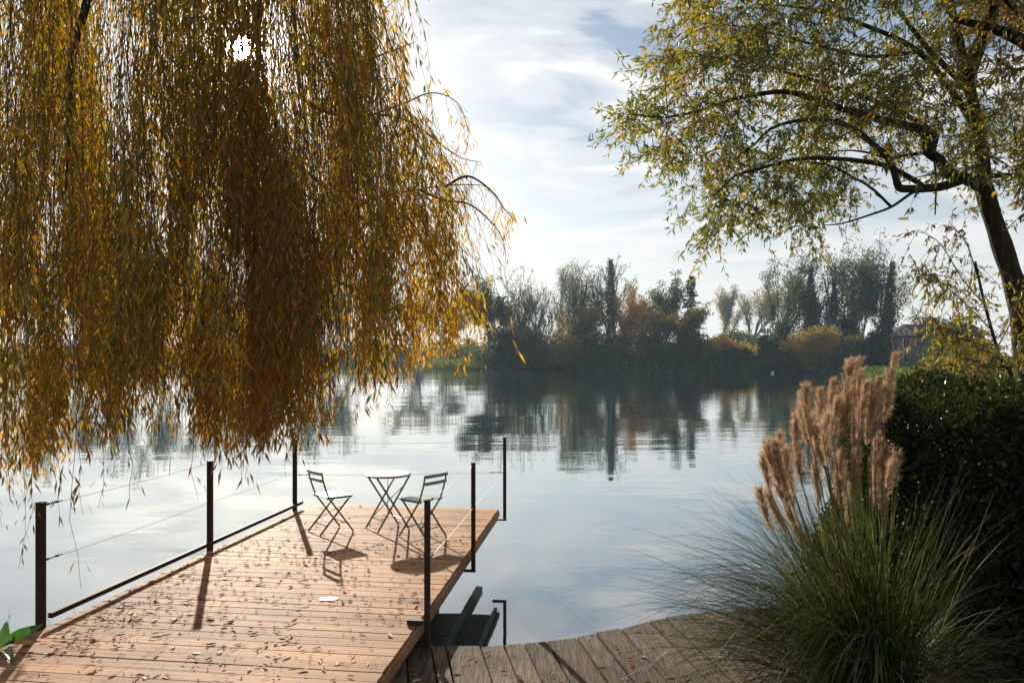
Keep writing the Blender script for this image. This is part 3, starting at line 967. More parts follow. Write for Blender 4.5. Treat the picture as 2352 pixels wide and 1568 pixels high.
for a_i, a in enumerate(arcs):
    d0 = D8 + rng.uniform(-0.5, 0.5)
    P = bez([W(x, y, d0 + 0.1 * q) for q, (x, y) in enumerate(a)], 26)
    tub.tube(P - WO, np.linspace(0.016, 0.003, len(P)), 5)
    S_P.append((P, 0.62, 1.0, 0.5))
    # short strands hanging from it
    m_ = 15 if a_i not in (7,) else 3
    for q in range(m_):
        u = 0.15 + 0.85 * (q + rng.random()) / m_
        b0 = P[min(len(P) - 1, int(u * (len(P) - 1)))]
        px = 1176 + 1800 * b0[0] / b0[1]
        far_out = np.clip((px - 880) / 260, 0, 1)
        ln = rng.uniform(0.25, 1.0) * (2.3 * (1 - far_out) + 0.42 * far_out)
        n = 12
        tt = np.linspace(0, 1, n)
        out = np.array([rng.uniform(-0.02, 0.16), rng.uniform(-0.2, 0.2), 0])
        Q = b0[None] + out[None] * (tt[:, None] ** 0.6) * ln * 0.8 + np.array([0, 0, -1.0])[None] * (tt[:, None] ** 1.25) * ln
        Q += 0.03 * np.c_[np.sin(tt * 5 + q), np.cos(tt * 4 + q), 0 * tt]
        qx, qy = proj(Q)
        Q = Q[qy < np.interp(px, [600, 830, 900, 960, 1060, 1100, 1180], [900, 830, 800, 840, 800, 790, 620])]
        if len(Q) < 4: continue
        S_P.append((Q, rng.uniform(0.5, 0.8), 1.0, 0.25))

prof_x = [-120, 0, 50, 100, 180, 240, 300, 400, 480, 550, 620, 680, 720, 770, 830, 900, 925, 960, 1000, 1060]
prof_y = [1150, 1090, 1070, 985, 960, 1000, 990, 970, 1010, 1045, 1000, 950, 920, 880, 830, 790, 840, 820, 790, 770]


def prof(px): return np.interp(px, prof_x, prof_y)


def strand(px, d, ytop, ybot, tint, jit=0.10, slope=0.0, side=0.35, dens=1.0):
    if px > 120:
        # keep clear of the sun's path to the boards
        zmin = DZ + (d - 4.7) / 2.54
        ybot = min(ybot, 818 + (CAMZ - zmin) * 1800 / d)
    if ybot - ytop < 90: return
    a = W(px, ytop, d); b_ = W(px + slope, ybot, d)
    n = max(6, int(abs(a[2] - b_[2]) / 0.18))
    tt = np.linspace(0, 1, n)
    P = a[None] * (1 - tt[:, None]) + b_[None] * tt[:, None]
    P[:, 0] += (b_[0] - a[0]) * 0.35 * np.sin(np.pi * tt)
    ph = rng.uniform(0, 6.28, 4)
    P[:, 0] += jit * (np.sin(tt * 4 + ph[0]) - math.sin(ph[0])) * 0.5 + jit * 0.3 * np.sin(tt * 11 + ph[1])
    P[:, 1] += jit * (np.sin(tt * 3.4 + ph[2])) * 0.7
    S_P.append((P, tint, dens, side))


# the curtain: clumps of strands that share a branch
for cidx in range(370):
    px = ((rng.uniform(-110, 860) if cidx < 290 else rng.uniform(600, 850)) if cidx < 325 else rng.uniform(-120, 420)) if cidx > 105 else (rng.uniform(840, 1010) if cidx < 42 else rng.normal(500, 150))
    # lighter gaps in the curtain
    if 225 < px < 300 and rng.random() < 0.3: continue
    if 690 < px < 780 and rng.random() < 0.25: continue
    d = rng.uniform(5.4, 9.6)
    if px < 420 and rng.random() < 0.05: d = rng.uniform(3.8, 4.8)
    if px > 840: d = rng.uniform(7.8, 9.0)
    base_t = np.clip(rng.normal(0.56, 0.16), 0.1, 0.95)
    if d < 4.5: base_t = rng.uniform(0.3, 0.75)
    ytop0 = -260 if px < 850 else rng.uniform(240, 470)
    main_bot = prof(px) - abs(rng.normal(0, 1)) * 110
    ns = int(rng.integers(4, 8))
    if px > 840: ns = 3
    for s in range(ns):
        p2 = px + rng.normal(0, 20) * (6.5 / d)
        if rng.random() < 0.35: ytop = ytop0
        else: ytop = rng.uniform(ytop0, max(ytop0 + 20, main_bot - 260))
        yb = min(prof(p2) + 30 - abs(rng.normal(0, 1)) * 95, 1180)
        if rng.random() < 0.3: yb -= rng.uniform(0, 380)
        if yb - ytop < 160: continue
        strand(p2, d + rng.normal(0, 0.25), ytop, yb, np.clip(base_t + rng.normal(0, 0.08), 0.02, 1), slope=rng.normal(12 + max(0, px - 430) * 0.15, 62), side=rng.uniform(0.2, 0.45))
# unseen crown round the trunk and above the path, added to block skylight
for cidx in range(75):
    x = rng.uniform(-10, 0.5); y = rng.uniform(-4.5, 3.4)
    if abs(x) < 1.6 and y > -2.0: continue
    z1 = rng.uniform(6.0, 8.2)
    z0 = max(2.75 + 0.62 * max(y, 0) + 1.1, rng.uniform(3.4, 5.5))
    for s in range(4):
        n = 10; tt = np.linspace(0, 1, n)[:, None]
        a = np.array([x + rng.normal(0, .35), y + rng.normal(0, .35), z1]); b_ = a + [rng.normal(0, .2), rng.normal(0, .2), z0 - z1]
        S_P.append((a * (1 - tt) + b_ * tt + 0.06 * np.sin(tt * 6 + rng.uniform(0, 6, 3)), rng.uniform(.3, .7), 0.8, .4))
# lone long trailing strands at the bottom
for px, y0, yb, d in ((42, 900, 1305, 5.2), (183, 950, 1352, 5.0), (178, 900, 1180, 5.2), (230, 900, 1165, 5.2), (288, 950, 1150, 4.6), (460, 850, 1140, 4.8),
                      (545, 850, 1118, 4.9), (560, 900, 1100, 5.0), (505, 880, 1085, 4.8), (380, 860, 1095, 4.9), (120, 950, 1195, 5.3), (60, 950, 1230, 5.3),
                      (20, 900, 1210, 5.4), (635, 850, 1075, 5.2), (672, 800, 1040, 6.0), (745, 750, 1010, 6.4), (925, 640, 905, 8.4), (1070, 700, 815, 8.2), (1100, 690, 770, 8.2), (985, 650, 830, 8.4), (960, 640, 850, 8.3)):
    strand(px, d, y0, yb, rng.uniform(0.35, 0.7), jit=0.05, side=0.2, dens=0.55 if yb > 1250 else 0.9)

LPs, LDs, LTs, LSs = [], [], [], []
for P, tint, dens, side in S_P:
    seg = np.linalg.norm(np.diff(P, axis=0), axis=1)
    cum = np.concatenate([[0], np.cumsum(seg)])
    total = cum[-1]
    tub.tube(P - WO, np.linspace(0.0026, 0.0012, len(P)), 3, cap=False)
    n = int(total / 0.0215 * dens)
    u = rng.uniform(0.03, 1, n)
    # leaves come in stretches with thinner stretches between
    f1, f2 = rng.uniform(0, 6.28, 2)
    wv_ = 0.55 + 0.45 * np.sin(u * total * 5.2 + f1) * np.cos(u * total * 2.1 + f2) + 0.25 * u
    u = np.sort(u[rng.random(n) < wv_]) * total
    n = len(u)
    if n < 3: continue
    pos = np.stack([np.interp(u, cum, P[:, k_]) for k_ in range(3)], 1)
    T = np.stack([np.interp(u, (cum[:-1] + cum[1:]) / 2, np.diff(P, axis=0)[:, k_] / seg) for k_ in range(3)], 1)
    hr = rng.normal(size=(n, 3)); hr[:, 2] *= 0.3
    # some leaves sit on short side twigs
    offm = (rng.random(n) < 0.6)[:, None]
    pos = pos + offm * hr * 0.06 * (0.5 + side)
    Dv = 0.45 * T + np.array([0, 0, -0.60]) + rng.uniform(0.3, 0.75, n)[:, None] * unit(hr)
    LPs.append(pos); LDs.append(Dv)
    LTs.append(np.clip(tint + rng.normal(0, 0.15, n), 0, 1)); LSs.append(np.full(n, rng.uniform(0.72, 1.2)))
LPs = np.vstack(LPs); LDs = np.vstack(LDs); LTs = np.concatenate(LTs); LSs = np.concatenate(LSs)
tw = tub.build('twigs', M_twig, wil); tw['kind'] = 'stuff'
# a gap where the sun breaks through
px, py = proj(LPs)
qx_, qy_ = proj(LPs + unit(LDs) * 0.09)
keep = ~((np.hypot(px - 555, py - 110) < 22) | (np.hypot(qx_ - 555, qy_ - 110) < 20))
# airy and dense stretches of the crown
az_ = LPs[:, 0] / np.maximum(LPs[:, 1], 0.5); zz_ = LPs[:, 2]
nz_ = np.sin(az_ * 31 + 1.7 * np.sin(zz_ * 1.3)) + 0.8 * np.sin(az_ * 57 + 1.1 * zz_ + 2) + 0.7 * np.sin(az_ * 93 - 1.6 * zz_ + 4 + np.sin(zz_ * 2.3)) + 0.5 * np.sin(az_ * 17 + zz_ * 2.9)
keep &= (rng.random(len(LPs)) < np.clip(0.74 + 0.40 * nz_, 0.14, 1.0)) | (LPs[:, 1] < 3.5)
LPs, LDs, LTs, LSs = LPs[keep], LDs[keep], LTs[keep], LSs[keep]
LTs = np.clip(LTs - 0.06 * np.clip((LPs[:, 2] - 3.6) / 2.0, 0, 1) + 0.06 * np.clip((3.2 - LPs[:, 2]), 0, 1), 0, 1)     # tint runs yellower low down, greener high up
nL = len(LPs)
lL = rng.uniform(0.070, 0.145, nL) * np.clip(LSs, .75, 1.1) * np.where(LPs[:, 1] < 5.6, 0.8, 1.0); lW = lL * rng.uniform(0.115, 0.17, nL)
mL = split_largest(LPs, lL, 300)
wm = [big_leaf_mesh('willow_leaf', M_willow, tt, bend=bd) for tt, bd in ((0.12, .04), (0.3, .07), (0.45, .02), (0.6, .06), (0.75, .03), (0.5, .09))]
place_leaves('leaf', wm, LPs[mL] - WO, LDs[mL], lL[mL], lW[mL], wil)
me = leaf_mesh('leaves', LPs[~mL] - WO, LDs[~mL], lL[~mL], lW[~mL], LTs[~mL], M_willow, bend=0.05)
lv = link('leaves', me, wil); lv['kind'] = 'stuff'
print('willow leaves', nL)

# ------------------------------------------------------------------ green willow on the right bank
RO = np.array([6.9, 10.0, 0.3])
rt = thing('riverbank_tree', 'large leaning tree with olive green leaves arching in from the right bank', 'tree', RO)
DR = 10.0
mb = MB()
tp = [(2402, 1260), (2376, 1000), (2354, 800), (2337, 680), (2300, 560), (2262, 440), (2256, 360), (2240, 260), (2215, 150), (2190, 40), (2165, -90), (2150, -200)]
twd = [66, 60, 57, 54, 50, 45, 33, 30, 26, 21, 15, 10]
P = bez([W(x, y, DR) for x, y in tp], 44)
R = np.interp(np.linspace(0, 1, len(P)), np.linspace(0, 1, len(twd)), twd) / 2.3 / 1800 * DR
R = R * (1 + 0.06 * np.sin(np.arange(len(P)) * 1.7))
mb.tube(P - RO, R, 12); mb.build('trunk', M_bark, rt, smooth=True)
SK = [P[20:]]
limbs_r = [
    ([(2258, 430), (2218, 410), (2182, 400), (2155, 364), (2132, 349), (2125, 320), (2112, 297), (2038, 279), (1970, 261), (1867, 227), (1808, 211), (1745, 216), (1669, 232), (1615, 252), (1529, 270), (1450, 262)], 30, 3, -0.3),
    ([(2215, 410), (2175, 425), (2137, 432), (2074, 434), (2060, 420), (2047, 373), (2002, 328), (1952, 292), (1889, 274), (1822, 279), (1768, 297), (1732, 333), (1690, 360)], 22, 3, -0.9),
    ([(2120, 430), (2101, 414), (2038, 382), (1970, 369), (1900, 364), (1822, 367), (1732, 391), (1687, 405), (1640, 450)], 14, 3, -1.3),
    ([(2110, 436), (2090, 446), (2047, 475), (1993, 495), (1934, 513), (1894, 517)], 8, 2, -1.5),
    ([(2047, 475), (2002, 432), (1955, 405), (1912, 382), (1860, 372)], 7, 2, -1.4),
    ([(2135, 350), (2092, 355), (2038, 362), (1990, 350), (1934, 346), (1870, 362)], 10, 2, 0.3),
    ([(2140, 345), (2146, 310), (2090, 270), (1990, 225), (1894, 193), (1804, 166), (1768, 153), (1727, 155), (1650, 120)], 16, 3, 0.5),
    ([(2146, 365), (2150, 420), (2148, 493)], 6, 3, -0.5),
    ([(2262, 405), (2310, 402), (2370, 402), (2440, 380)], 14, 6, 0.2),
    ([(2250, 310), (2200, 230), (2110, 120), (1990, 60), (1850, 20), (1740, 10)], 20, 4, 0.8),
    ([(2230, 210), (2130, 110), (2040, 0), (1930, -60)], 16, 5, 0.0),
    ([(2215, 150), (2260, 60), (2330, -30)], 14, 6, 0.6),
    ([(2340, 690), (2352, 640), (2400, 560)], 14, 7, 0.3),
    ([(2110, 120), (1990, 130), (1860, 100), (1700, 60), (1600, 70), (1560, 100)], 9, 2, 0.4),
]
for pts, w0, w1, dd in limbs_r:
    n = len(pts)
    PP = [W(x, y, DR + dd * min(1.0, q / 4.0)) for q, (x, y) in enumerate(pts)]
    P = limb(PP, w0 / 2 / 1800 * DR, w1 / 2 / 1800 * DR, rt, RO, n=32, sides=7)
    SK.append(P)
SK = np.vstack(SK)


def in_poly(x, y, poly):
    poly = np.asarray(poly)
    inside = np.zeros(len(x), bool)
    n = len(poly)
    for i in range(n):
        x1, y1 = poly[i]; x2, y2 = poly[(i + 1) % n]
        c_ = (y1 > y) != (y2 > y)
        inside ^= c_ & (x < (x2 - x1) * (y - y1) / ((y2 - y1) or 1e-9) + x1)
    return inside


OUT = [(1575, -160), (1548, 40), (1520, 100), (1462, 150), (1415, 195), (1425, 285), (1475, 315), (1492, 365), (1545, 405), (1600, 430), (1612, 500), (1640, 545), (1700, 505), (1735, 480),
       (1760, 520), (1840, 520), (1905, 535), (1935, 480), (1960, 430), (2060, 400), (2130, 340), (2200, 380), (2260, 410), (2420, 470), (2420, -160)]
T_ = rng.uniform([1400, -160], [2420, 560], (2300, 2))
T_ = T_[in_poly(T_[:, 0], T_[:, 1], OUT)]
# thin out the airy parts
air = ((T_[:, 0] > 1950) & (T_[:, 0] < 2140) & (T_[:, 1] > 330)) | ((T_[:, 0] > 2255) & (T_[:, 1] > 60) & (T_[:, 1] < 200))
T_ = T_[~air | (rng.random(len(T_)) < 0.35)]
T_ = T_[:710]
tub = MB()
tips = []
TW = np.array([W(x, y, DR + rng.normal(0, 0.9)) for x, y in T_])
near = np.array([np.linalg.norm(SK - p, axis=1).min() for p in TW])
for p in TW[np.argsort(near)]:
    dist = np.linalg.norm(SK - p + np.array([0, 0, 0.15]), axis=1)
    b0 = SK[int(np.argmin(dist + rng.uniform(0, 0.15, len(SK))))]
    L_ = np.linalg.norm(p - b0)
    if L_ < 0.05: continue
    if L_ > 1.5: p = b0 + (p - b0) * 1.5 / L_; L_ = 1.5
    mid = (b0 + p) / 2 + np.array([0, 0, 0.14 * L_]) + rng.normal(0, 0.06 * L_, 3)
    end = p + np.array([0, 0, -0.06 * L_ - 0.08])
    Q = bez([b0, mid, p, end], 12)
    tub.tube(Q - RO, np.linspace(0.004 + 0.004 * L_, 0.0016, len(Q)), 4, cap=False)
    SK = np.vstack([SK, Q[4::3]])
    tips.append(Q)
P = limb([W(2225, 180, 10.0), (5.4, 8.2, 7.6), (4.8, 6.0, 8.2), (4.2, 3.6, 8.0), (3.6, 1.4, 7.4)], 0.08, 0.02, rt, RO, n=24)  # unseen overhead limb and twigs, added to shade the hedge and grass
for _ in range(150):
    b0 = P[int(rng.integers(4, len(P)))]
    p = b0 + np.array([rng.normal(0, 1.0), rng.normal(0, 0.7), rng.normal(-0.1, 0.5)])
    p[2] = max(p[2], 2.75 + 0.50 * max(p[1], 0) + 0.7)
    Q = bez([b0, (b0 + p) / 2 + [0, 0, .12], p, p + [0, 0, -.12]], 12)
    tub.tube(Q - RO, np.linspace(0.007, 0.0016, len(Q)), 4, cap=False)
    tips.append(Q)
PL, DL, TL = [], [], []
for Q in tips:
    base_t = np.clip(rng.normal(0.50, 0.22), 0.03, 0.98)
    for sub in range(int(rng.integers(3, 6))):
        q0 = Q[int(rng.integers(len(Q) // 3, len(Q)))]
        dirv = unit(np.array([rng.normal(-0.2, 0.7), rng.normal(0, 0.7), rng.normal(-0.35, 0.45)]))
        ln = rng.uniform(0.25, 0.6)
        tt = np.linspace(0, 1, 6)[:, None]
        S_ = q0 + dirv * ln * tt + np.array([0, 0, -0.25 * ln]) * tt ** 2
        tub.tube(S_ - RO, np.linspace(0.0028, 0.0012, 6), 3, cap=False)
        n = int(ln / 0.024)
        u = rng.uniform(0.1, 1, n)
        pos = q0 + dirv * ln * u[:, None] + np.array([0, 0, -0.25 * ln]) * u[:, None] ** 2
        pos += rng.normal(0, 0.012, (n, 3))
        PL.append(pos); DL.append(0.5 * dirv + rng.normal(0, 0.5, (n, 3)) + np.array([0, 0, -0.35]))
        TL.append(np.clip(base_t + rng.normal(0, 0.14, n), 0, 1))
PL = np.vstack(PL); DL = np.vstack(DL); TL = np.concatenate(TL)
tw = tub.build('twigs', M_twig, rt); tw['kind'] = 'stuff'
nL = len(PL)
lL = rng.uniform(0.07, 0.115, nL); lW = lL * rng.uniform(0.20, 0.28, nL)
mL = split_largest(PL, lL, 300)
rm = [big_leaf_mesh('tree_leaf', M_rtree, tt, bend=bd) for tt, bd in ((0.1, .04), (0.3, .07), (0.5, .02), (0.65, .06), (0.85, .03))]
place_leaves('leaf', rm, PL[mL] - RO, DL[mL], lL[mL], lW[mL], rt)
lv = link('leaves', leaf_mesh('leaves', PL[~mL] - RO, DL[~mL], lL[~mL], lW[~mL], TL[~mL], M_rtree, bend=0.04), rt); lv['kind'] = 'stuff'
print('right tree leaves', nL)


# ------------------------------------------------------------------ generic leafy branches (sapling, yellow tree)
def leafy(parent, origin, polylines, n_twigs, leaf, width, mat, tint_mu, twig_len=0.5, rad=0.010, names=300, droop=0.4, gap=0.03, spread=0.6):
    tub = MB(); PL, DL, TL = [], [], []
    for P in polylines:
        tub.tube(P - origin, np.linspace(rad, 0.003, len(P)), 5)
    for q in range(n_twigs):
        P = polylines[int(rng.integers(len(polylines)))]
        q0 = P[int(rng.integers(len(P) // 5, len(P)))]
        dirv = unit(np.array([rng.normal(-0.1, spread), rng.normal(0, spread), rng.normal(-0.15, 0.5)]))
        ln = rng.uniform(0.4, 1.1) * twig_len
        tt = np.linspace(0, 1, 7)[:, None]
        S_ = q0 + dirv * ln * tt + np.array([0, 0, -droop * ln]) * tt ** 2
        tub.tube(S_ - origin, np.linspace(0.0035, 0.0014, 7), 3, cap=False)
        n = max(3, int(ln / gap))
        u = rng.uniform(0.08, 1, n)[:, None]
        pos = q0 + dirv * ln * u + np.array([0, 0, -droop * ln]) * u ** 2
        PL.append(pos); DL.append(0.4 * dirv + rng.normal(0, 0.4, (n, 3)) + np.array([0, 0, -0.6]))
        TL.append(np.clip(tint_mu + rng.normal(0, 0.2, n), 0, 1))
    PL = np.vstack(PL); DL = np.vstack(DL); TL = np.concatenate(TL)
    tw = tub.build('twigs', M_twig, parent); tw['kind'] = 'stuff'
    n = len(PL)
    lL = rng.uniform(leaf * 0.7, leaf * 1.2, n); lW = lL * rng.uniform(width * 0.8, width * 1.15, n)
    mL = split_largest(PL, lL, names)
    ms = [big_leaf_mesh('tree_leaf', mat, tt, bend=bd) for tt, bd in ((np.clip(tint_mu - .25, 0, 1), .04), (tint_mu, .02), (np.clip(tint_mu + .2, 0, 1), .06))]
    place_leaves('leaf', ms, PL[mL] - origin, DL[mL], lL[mL], lW[mL], parent)
    if (~mL).sum():
        lv = link('leaves', leaf_mesh('leaves', PL[~mL] - origin, DL[~mL], lL[~mL], lW[~mL], TL[~mL], mat, bend=0.04), parent); lv['kind'] = 'stuff'


SO = np.array([6.0, 8.9, 0.3])
sp = thing('young_tree', 'slender young tree with yellow green leaves growing behind the hedge on the right', 'tree', SO)
mb = MB()
stem = bez([(6.0, 8.9, 0.2), W(2330, 900, 8.8), W(2300, 830, 8.8), W(2262, 700, 8.8), W(2240, 600, 8.8)], 20)
mb.tube(stem - SO, np.linspace(0.028, 0.012, len(stem)), 7); mb.build('trunk', M_bark, sp, smooth=True)
br = [stem,
      bez([W(2262, 700, 8.8), W(2210, 640, 8.7), W(2160, 560, 8.6), W(2110, 528, 8.5)], 14),
      bez([W(2250, 650, 8.8), W(2220, 560, 8.8), W(2180, 510, 8.7)], 12),
      bez([W(2280, 760, 8.8), W(2210, 690, 8.6), W(2150, 640, 8.5), W(2110, 625, 8.4)], 14),
      bez([W(2300, 830, 8.8), W(2250, 790, 8.5), W(2190, 770, 8.4), W(2150, 740, 8.3)], 14),
      bez([W(2310, 850, 8.8), W(2240, 830, 8.6), W(2190, 800, 8.5)], 12),
      bez([W(2290, 800, 8.8), W(2330, 720, 8.9), W(2350, 640, 9.0)], 12),
      bez([W(2310, 860, 8.8), W(2345, 800, 8.7), W(2390, 740, 8.6)], 12)]
br += [br[4], br[4], br[5], br[3]]
leafy(sp, SO, br, 330, 0.075, 0.27, M_rtree, 0.68, twig_len=0.42, rad=0.008, gap=0.036, spread=0.55)

YO = np.array([7.4, 8.2, 0.4])
yt = thing('yellow_tree', 'tree with yellow leaves whose thick limb enters at the upper right corner', 'tree', YO)
mb = MB(); P = bez([(7.4, 8.2, 0.2), (7.35, 8.2, 2.5), (7.2, 8.2, 4.6), (6.8, 8.2, 6.2)], 20); mb.tube(P - YO, np.linspace(0.28, 0.16, len(P)), 10); mb.build('trunk', M_bark, yt, smooth=True)
P1 = limb([(7.15, 8.2, 4.8), W(2500, 210, 8.2), W(2400, 130, 8.2), W(2330, 85, 8.2), W(2260, 60, 8.2), W(2190, 45, 8.2)], 0.11, 0.03, yt, YO)
P2 = limb([W(2430, 150, 8.2), W(2385, 60, 8.1), W(2320, 10, 8.0), W(2280, -50, 8.0)], 0.05, 0.02, yt, YO)
P3 = limb([W(2460, 190, 8.2), W(2390, 150, 8.0), W(2330, 160, 7.9), W(2290, 135, 7.9)], 0.03, 0.01, yt, YO)
leafy(yt, YO, [P1, P2, P2, P3], 130, 0.085, 0.24, M_rtree, 0.93, twig_len=0.45, rad=0.008, gap=0.03)

# ------------------------------------------------------------------ hedge
HO = np.array([5.2, 6.9, 0.4])
hd = thing('clipped_hedge', 'tall dark evergreen hedge with small glossy leaves behind the pampas grass', 'hedge', HO)
hx0, hx1, hy0, hy1, hz0 = 3.10, 6.6, 6.15, 7.6, 0.35


def htop(x, y): return 2.49 + 0.12 * np.sin(2.1 * x + 0.5) + 0.06 * np.sin(4.7 * x + y * 2) + 0.04 * np.sin(11 * x + 3 * y) + 0.06 * (x - 3.1) - 0.75 * np.clip(3.85 - x, 0, 1) ** 1.5


def hfront(x, z): return hy0 - 0.85 * np.clip((x - 3.15) / 0.8, 0, 1.6) + 0.10 * np.sin(2.7 * x + 1.1 * z) + 0.08 * np.sin(3.9 * z + x) + 0.07 * np.clip(z - 2.1, 0, 1) * 3


def hleft(y, z): return hx0 + 0.10 * np.sin(2.9 * y + 2 * z) + 0.08 * np.sin(4.3 * z) + 0.25 * np.clip(z - 2.2, 0, 1)


Ps, Os = [], []
nf = 70000
x = rng.uniform(hx0, hx1, nf); z = hz0 + (htop(x, hy0) - hz0) * rng.random(nf)
depth = np.abs(rng.normal(0, 0.22, nf))
Ps.append(np.c_[x, hfront(x, z) + depth - 0.05, z]); Os.append(np.tile([0, -1.0, 0.35], (nf, 1)))
nt = 20000
x = rng.uniform(hx0, hx1, nt); y = hfront(x, 2.3) + (hy1 - hfront(x, 2.3)) * rng.random(nt)
Ps.append(np.c_[x, y, htop(x, y) - np.abs(rng.normal(0, 0.10, nt)) + 0.05 + (rng.random(nt) < .16) * rng.random(nt) * .20]); Os.append(np.tile([0, -0.2, 1.0], (nt, 1)))
nl = 20000
y = rng.uniform(hy0, hy1, nl); z = rng.uniform(hz0, 2.65, nl)
Ps.append(np.c_[hleft(y, z) + np.abs(rng.normal(0, 0.13, nl)) - 0.05, y, z]); Os.append(np.tile([-1.0, -0.1, 0.3], (nl, 1)))
nb_ = 20000
x = rng.uniform(hx0, hx1, nb_); z = hz0 + (htop(x, hy1) - hz0) * rng.random(nb_)
Ps.append(np.c_[x, hy1 - np.abs(rng.normal(0, 0.14, nb_)), z]); Os.append(np.tile([0, 1.0, 0.3], (nb_, 1)))
ni = 26000
x = rng.uniform(hx0 + 0.25, 5.0, ni); z = rng.uniform(hz0, 2.3, ni)
Ps.append(np.c_[x, hfront(x, z) + rng.uniform(0.3, 1.0, ni), z]); Os.append(rng.normal(0, 1, (ni, 3)))
Ps = np.vstack(Ps); Os = np.vstack(Os)
px, py = proj(Ps)
ok = Ps[:, 0] > hleft(Ps[:, 1], Ps[:, 2]) - 0.08
Ps, Os = Ps[ok], Os[ok]
n = len(Ps)
Dl = rng.normal(0, 1, (n, 3)) + 0.5 * Os
Rl = Os + rng.normal(0, 0.55, (n, 3))
lL = rng.uniform(0.034, 0.06, n); lW = lL * rng.uniform(0.5, 0.68, n)
tl = np.clip(np.abs(rng.normal(0.35, 0.22, n)), 0, 0.9) + (rng.random(n) < 0.05) * 0.45
mL = split_largest(Ps, lL * (np.abs(Ps[:, 1] - hfront(Ps[:, 0], Ps[:, 2])) < 0.06), 300)
hm = [big_leaf_mesh('hedge_leaf', M_hedge, tt, bend=bd, wid=1.0) for tt, bd in ((0.1, .04), (0.3, .07), (0.5, .02), (0.7, .05))]
place_leaves('leaf', hm, Ps[mL] - HO, Dl[mL], lL[mL], lW[mL], hd)
lv = link('foliage', leaf_mesh('foliage', Ps[~mL] - HO, Dl[~mL], lL[~mL], lW[~mL], np.clip(tl[~mL], 0, 1), M_hedge, roll=np.cross(Dl[~mL], Rl[~mL] + 1e-3) * 0 + Rl[~mL]), hd); lv['kind'] = 'stuff'
tub = MB()
for _ in range(260):
    x = rng.uniform(hx0 + 0.15, hx1); y = rng.uniform(hy0 + 0.2, hy1 - 0.2)
    P0 = np.array([x, y, 0.3]); P1_ = np.array([x + rng.normal(0, .25), y + rng.normal(0, .25), rng.uniform(1.3, 2.4)])
    tub.tube(bez([P0, (P0 + P1_) / 2 + rng.normal(0, .08, 3), P1_], 6) - HO, np.linspace(0.016, 0.004, 7), 4, cap=False)
st = tub.build('stems', M_bark, hd); st['kind'] = 'stuff'


# ------------------------------------------------------------------ pampas grass
def ribbons(B, az, el0, el1, L, w0, tint, seg=9, wob=0.0):
    n = len(B)
    s = np.linspace(0, 1, seg + 1)
    el = el0[:, None] + (el1 - el0)[:, None] * s[None] ** 1.25
    a = az[:, None] + wob * np.sin(s[None] * 3 + az[:, None] * 5)
    st = (L / seg)[:, None]
    dx_ = np.cos(el) * np.cos(a) * st; dy_ = np.cos(el) * np.sin(a) * st; dz_ = np.sin(el) * st
    X = B[:, 0:1] + np.cumsum(np.c_[np.zeros(n), dx_[:, :-1]], 1)
    Y = B[:, 1:2] + np.cumsum(np.c_[np.zeros(n), dy_[:, :-1]], 1)
    Z = B[:, 2:3] + np.cumsum(np.c_[np.zeros(n), dz_[:, :-1]], 1)
    C = np.stack([X, Y, Z], -1)
    tw_ = rng.normal(0, 0.5, n)
    side = np.stack([-np.sin(a), np.cos(a), np.repeat(tw_[:, None], seg + 1, 1) * 0.5], -1)
    side = unit(side)
    ww = w0[:, None] * (1 - s[None] ** 2.5) * (0.7 + 0.3 * np.minimum(1, s[None] * 6)) * 0.5
    V = np.stack([C - side * ww[..., None], C + side * ww[..., None]], 2)      # n, seg+1, 2, 3
    base = (np.arange(n) * (seg + 1) * 2)[:, None] + (np.arange(seg) * 2)[None]
    F = np.stack([base, base + 1, base + 3, base + 2], -1)
    return V, F, np.repeat(tint, (seg + 1) * 2), C


